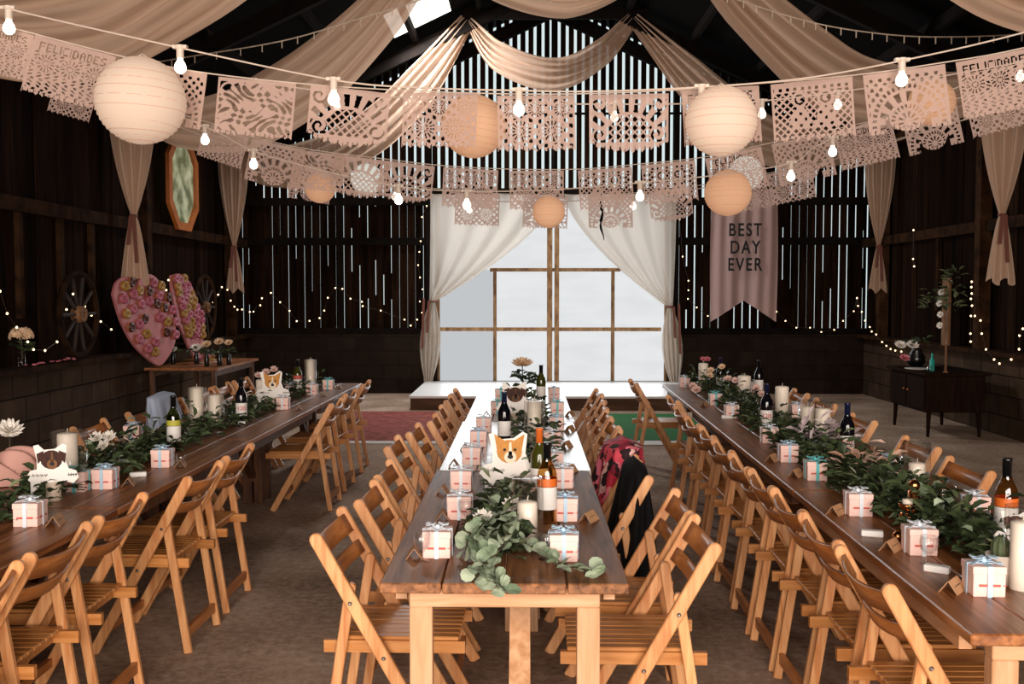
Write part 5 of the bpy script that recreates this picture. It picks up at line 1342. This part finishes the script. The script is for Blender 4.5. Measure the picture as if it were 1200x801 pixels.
for k, (px, h_) in enumerate(((1088, .12), (1093, .2), (1098, .1))):
    p = Vector((atY(px, 430, 11.6).x, 11.5 + .12 * k, .73)); o = MB().lathe([(.02, 0), (.028, .01), (.028, h_ * .55), (.01, h_ * .75), (.012, h_)], n=12).build('teal_bottle', M['teal'], None, True, p); tag(o, '%s teal glass bottle on the dark cabinet' % ['short left', 'tallest', 'short right'][k], 'bottle', 'teal bottles on the cabinet')
p = Vector((4.75, 11.3, .73)); t = thing('taper_candle', 'single tall taper candle at the near end of the dark cabinet', 'candle', p); MB().lathe([(.03, 0), (.03, .01), (.012, .02), (.011, .32), (0, .33)], n=12).build('wax', M['plank'], t, True)
MB().tube([(0, 0, .33), (0, 0, .345)], .0015, 5).build('wick', M['wick'], t)
t = tag(MB().lathe([(.03, 0), (.035, .01), (.035, .07), (.032, .07), (.03, .012), (0, .012)], n=14).build('tumbler', M['glass'], None, True, (4.62, 11.42, .73)), 'small glass tumbler beside the taper candle', 'glass')
p = atX(1108, 405, XR - .2); pt = atX(1108, 325, XR - .2)
t = thing('hanging_plank', 'upright wooden plank dressed with leaves and white flowers on the right wall', 'decoration', (p.x, p.y, p.z)); H = pt.z - p.z
MB().box((0, 0, H / 2), (.03, .2, H)).build('plank', M['plank'], t)
b = MB(); rr = random.Random(8)
leafset(b, [Vector((-.05, -.25, H * .5)), Vector((-.05, -.3, H * .8))], 34, (.1, .16), .1, .1, rr, .3); leafset(b, [Vector((-.05, .25, H * .5)), Vector((-.05, .25, H * .75))], 34, (.1, .16), .12, .1, rr, .3); leafset(b, [Vector((-.06, -.3, H * .9)), Vector((-.06, -.5, H * 1.1))], 26, (.08, .14), .1, .1, rr, .3)
b.build('leaves', M['olive'], t)
for k in range(4): b = MB(); flower(b, (-.08, rr.uniform(-.08, .08), H * (.3 + .16 * k)), .05, rr, 4, 9, (-.8, -.6, .2)); b.build('bloom', M['petal'], t)

# ================================================================== LIGHT
w = bpy.data.worlds.new('world'); S.world = w; w.use_nodes = True
bg = w.node_tree.nodes['Background']; bg.inputs['Color'].default_value = (.80, .92, .93, 1); bg.inputs['Strength'].default_value = 0.9
def area(name, loc, rot, sx, sy, power, col):
    l = bpy.data.lights.new(name, 'AREA'); l.shape = 'RECTANGLE'; l.size = sx; l.size_y = sy; l.energy = power; l.color = col
    o = bpy.data.objects.new(name, l); COL.objects.link(o); o.location = loc; o.rotation_euler = rot; return o
area('doorway_daylight', ((DX0 + DX1) / 2, YF + .1, DZ / 2 + .1), (PI / 2, 0, 0), DX1 - DX0, DZ - .2, 1180, (1, .87, .765))
area('roof_sheet_daylight', ((sx0 + sx1) / 2, (sy0 + sy1) / 2, roofz((sx0 + sx1) / 2) - .2), (0, -.44, 0), sx1 - sx0, sy1 - sy0, 190, (.95, .97, 1))
area('window_daylight', ((WX0 + WX1) / 2, YB - .36, 1.7), (-PI / 2, 0, 0), 3.5, 2.8, 85, (.93, .97, 1))
vs = S.view_settings; S.display_settings.display_device = 'sRGB'
vs.view_transform = 'Standard'; vs.look = 'None'; vs.exposure = 0; vs.gamma = 1; vs.use_curve_mapping = False
c = S.cycles
c.use_denoising = True; c.max_bounces = 8; c.diffuse_bounces = 3; c.glossy_bounces = 3; c.transmission_bounces = 4; c.transparent_max_bounces = 16
c.sample_clamp_indirect = 4; c.caustics_reflective = False; c.caustics_refractive = False
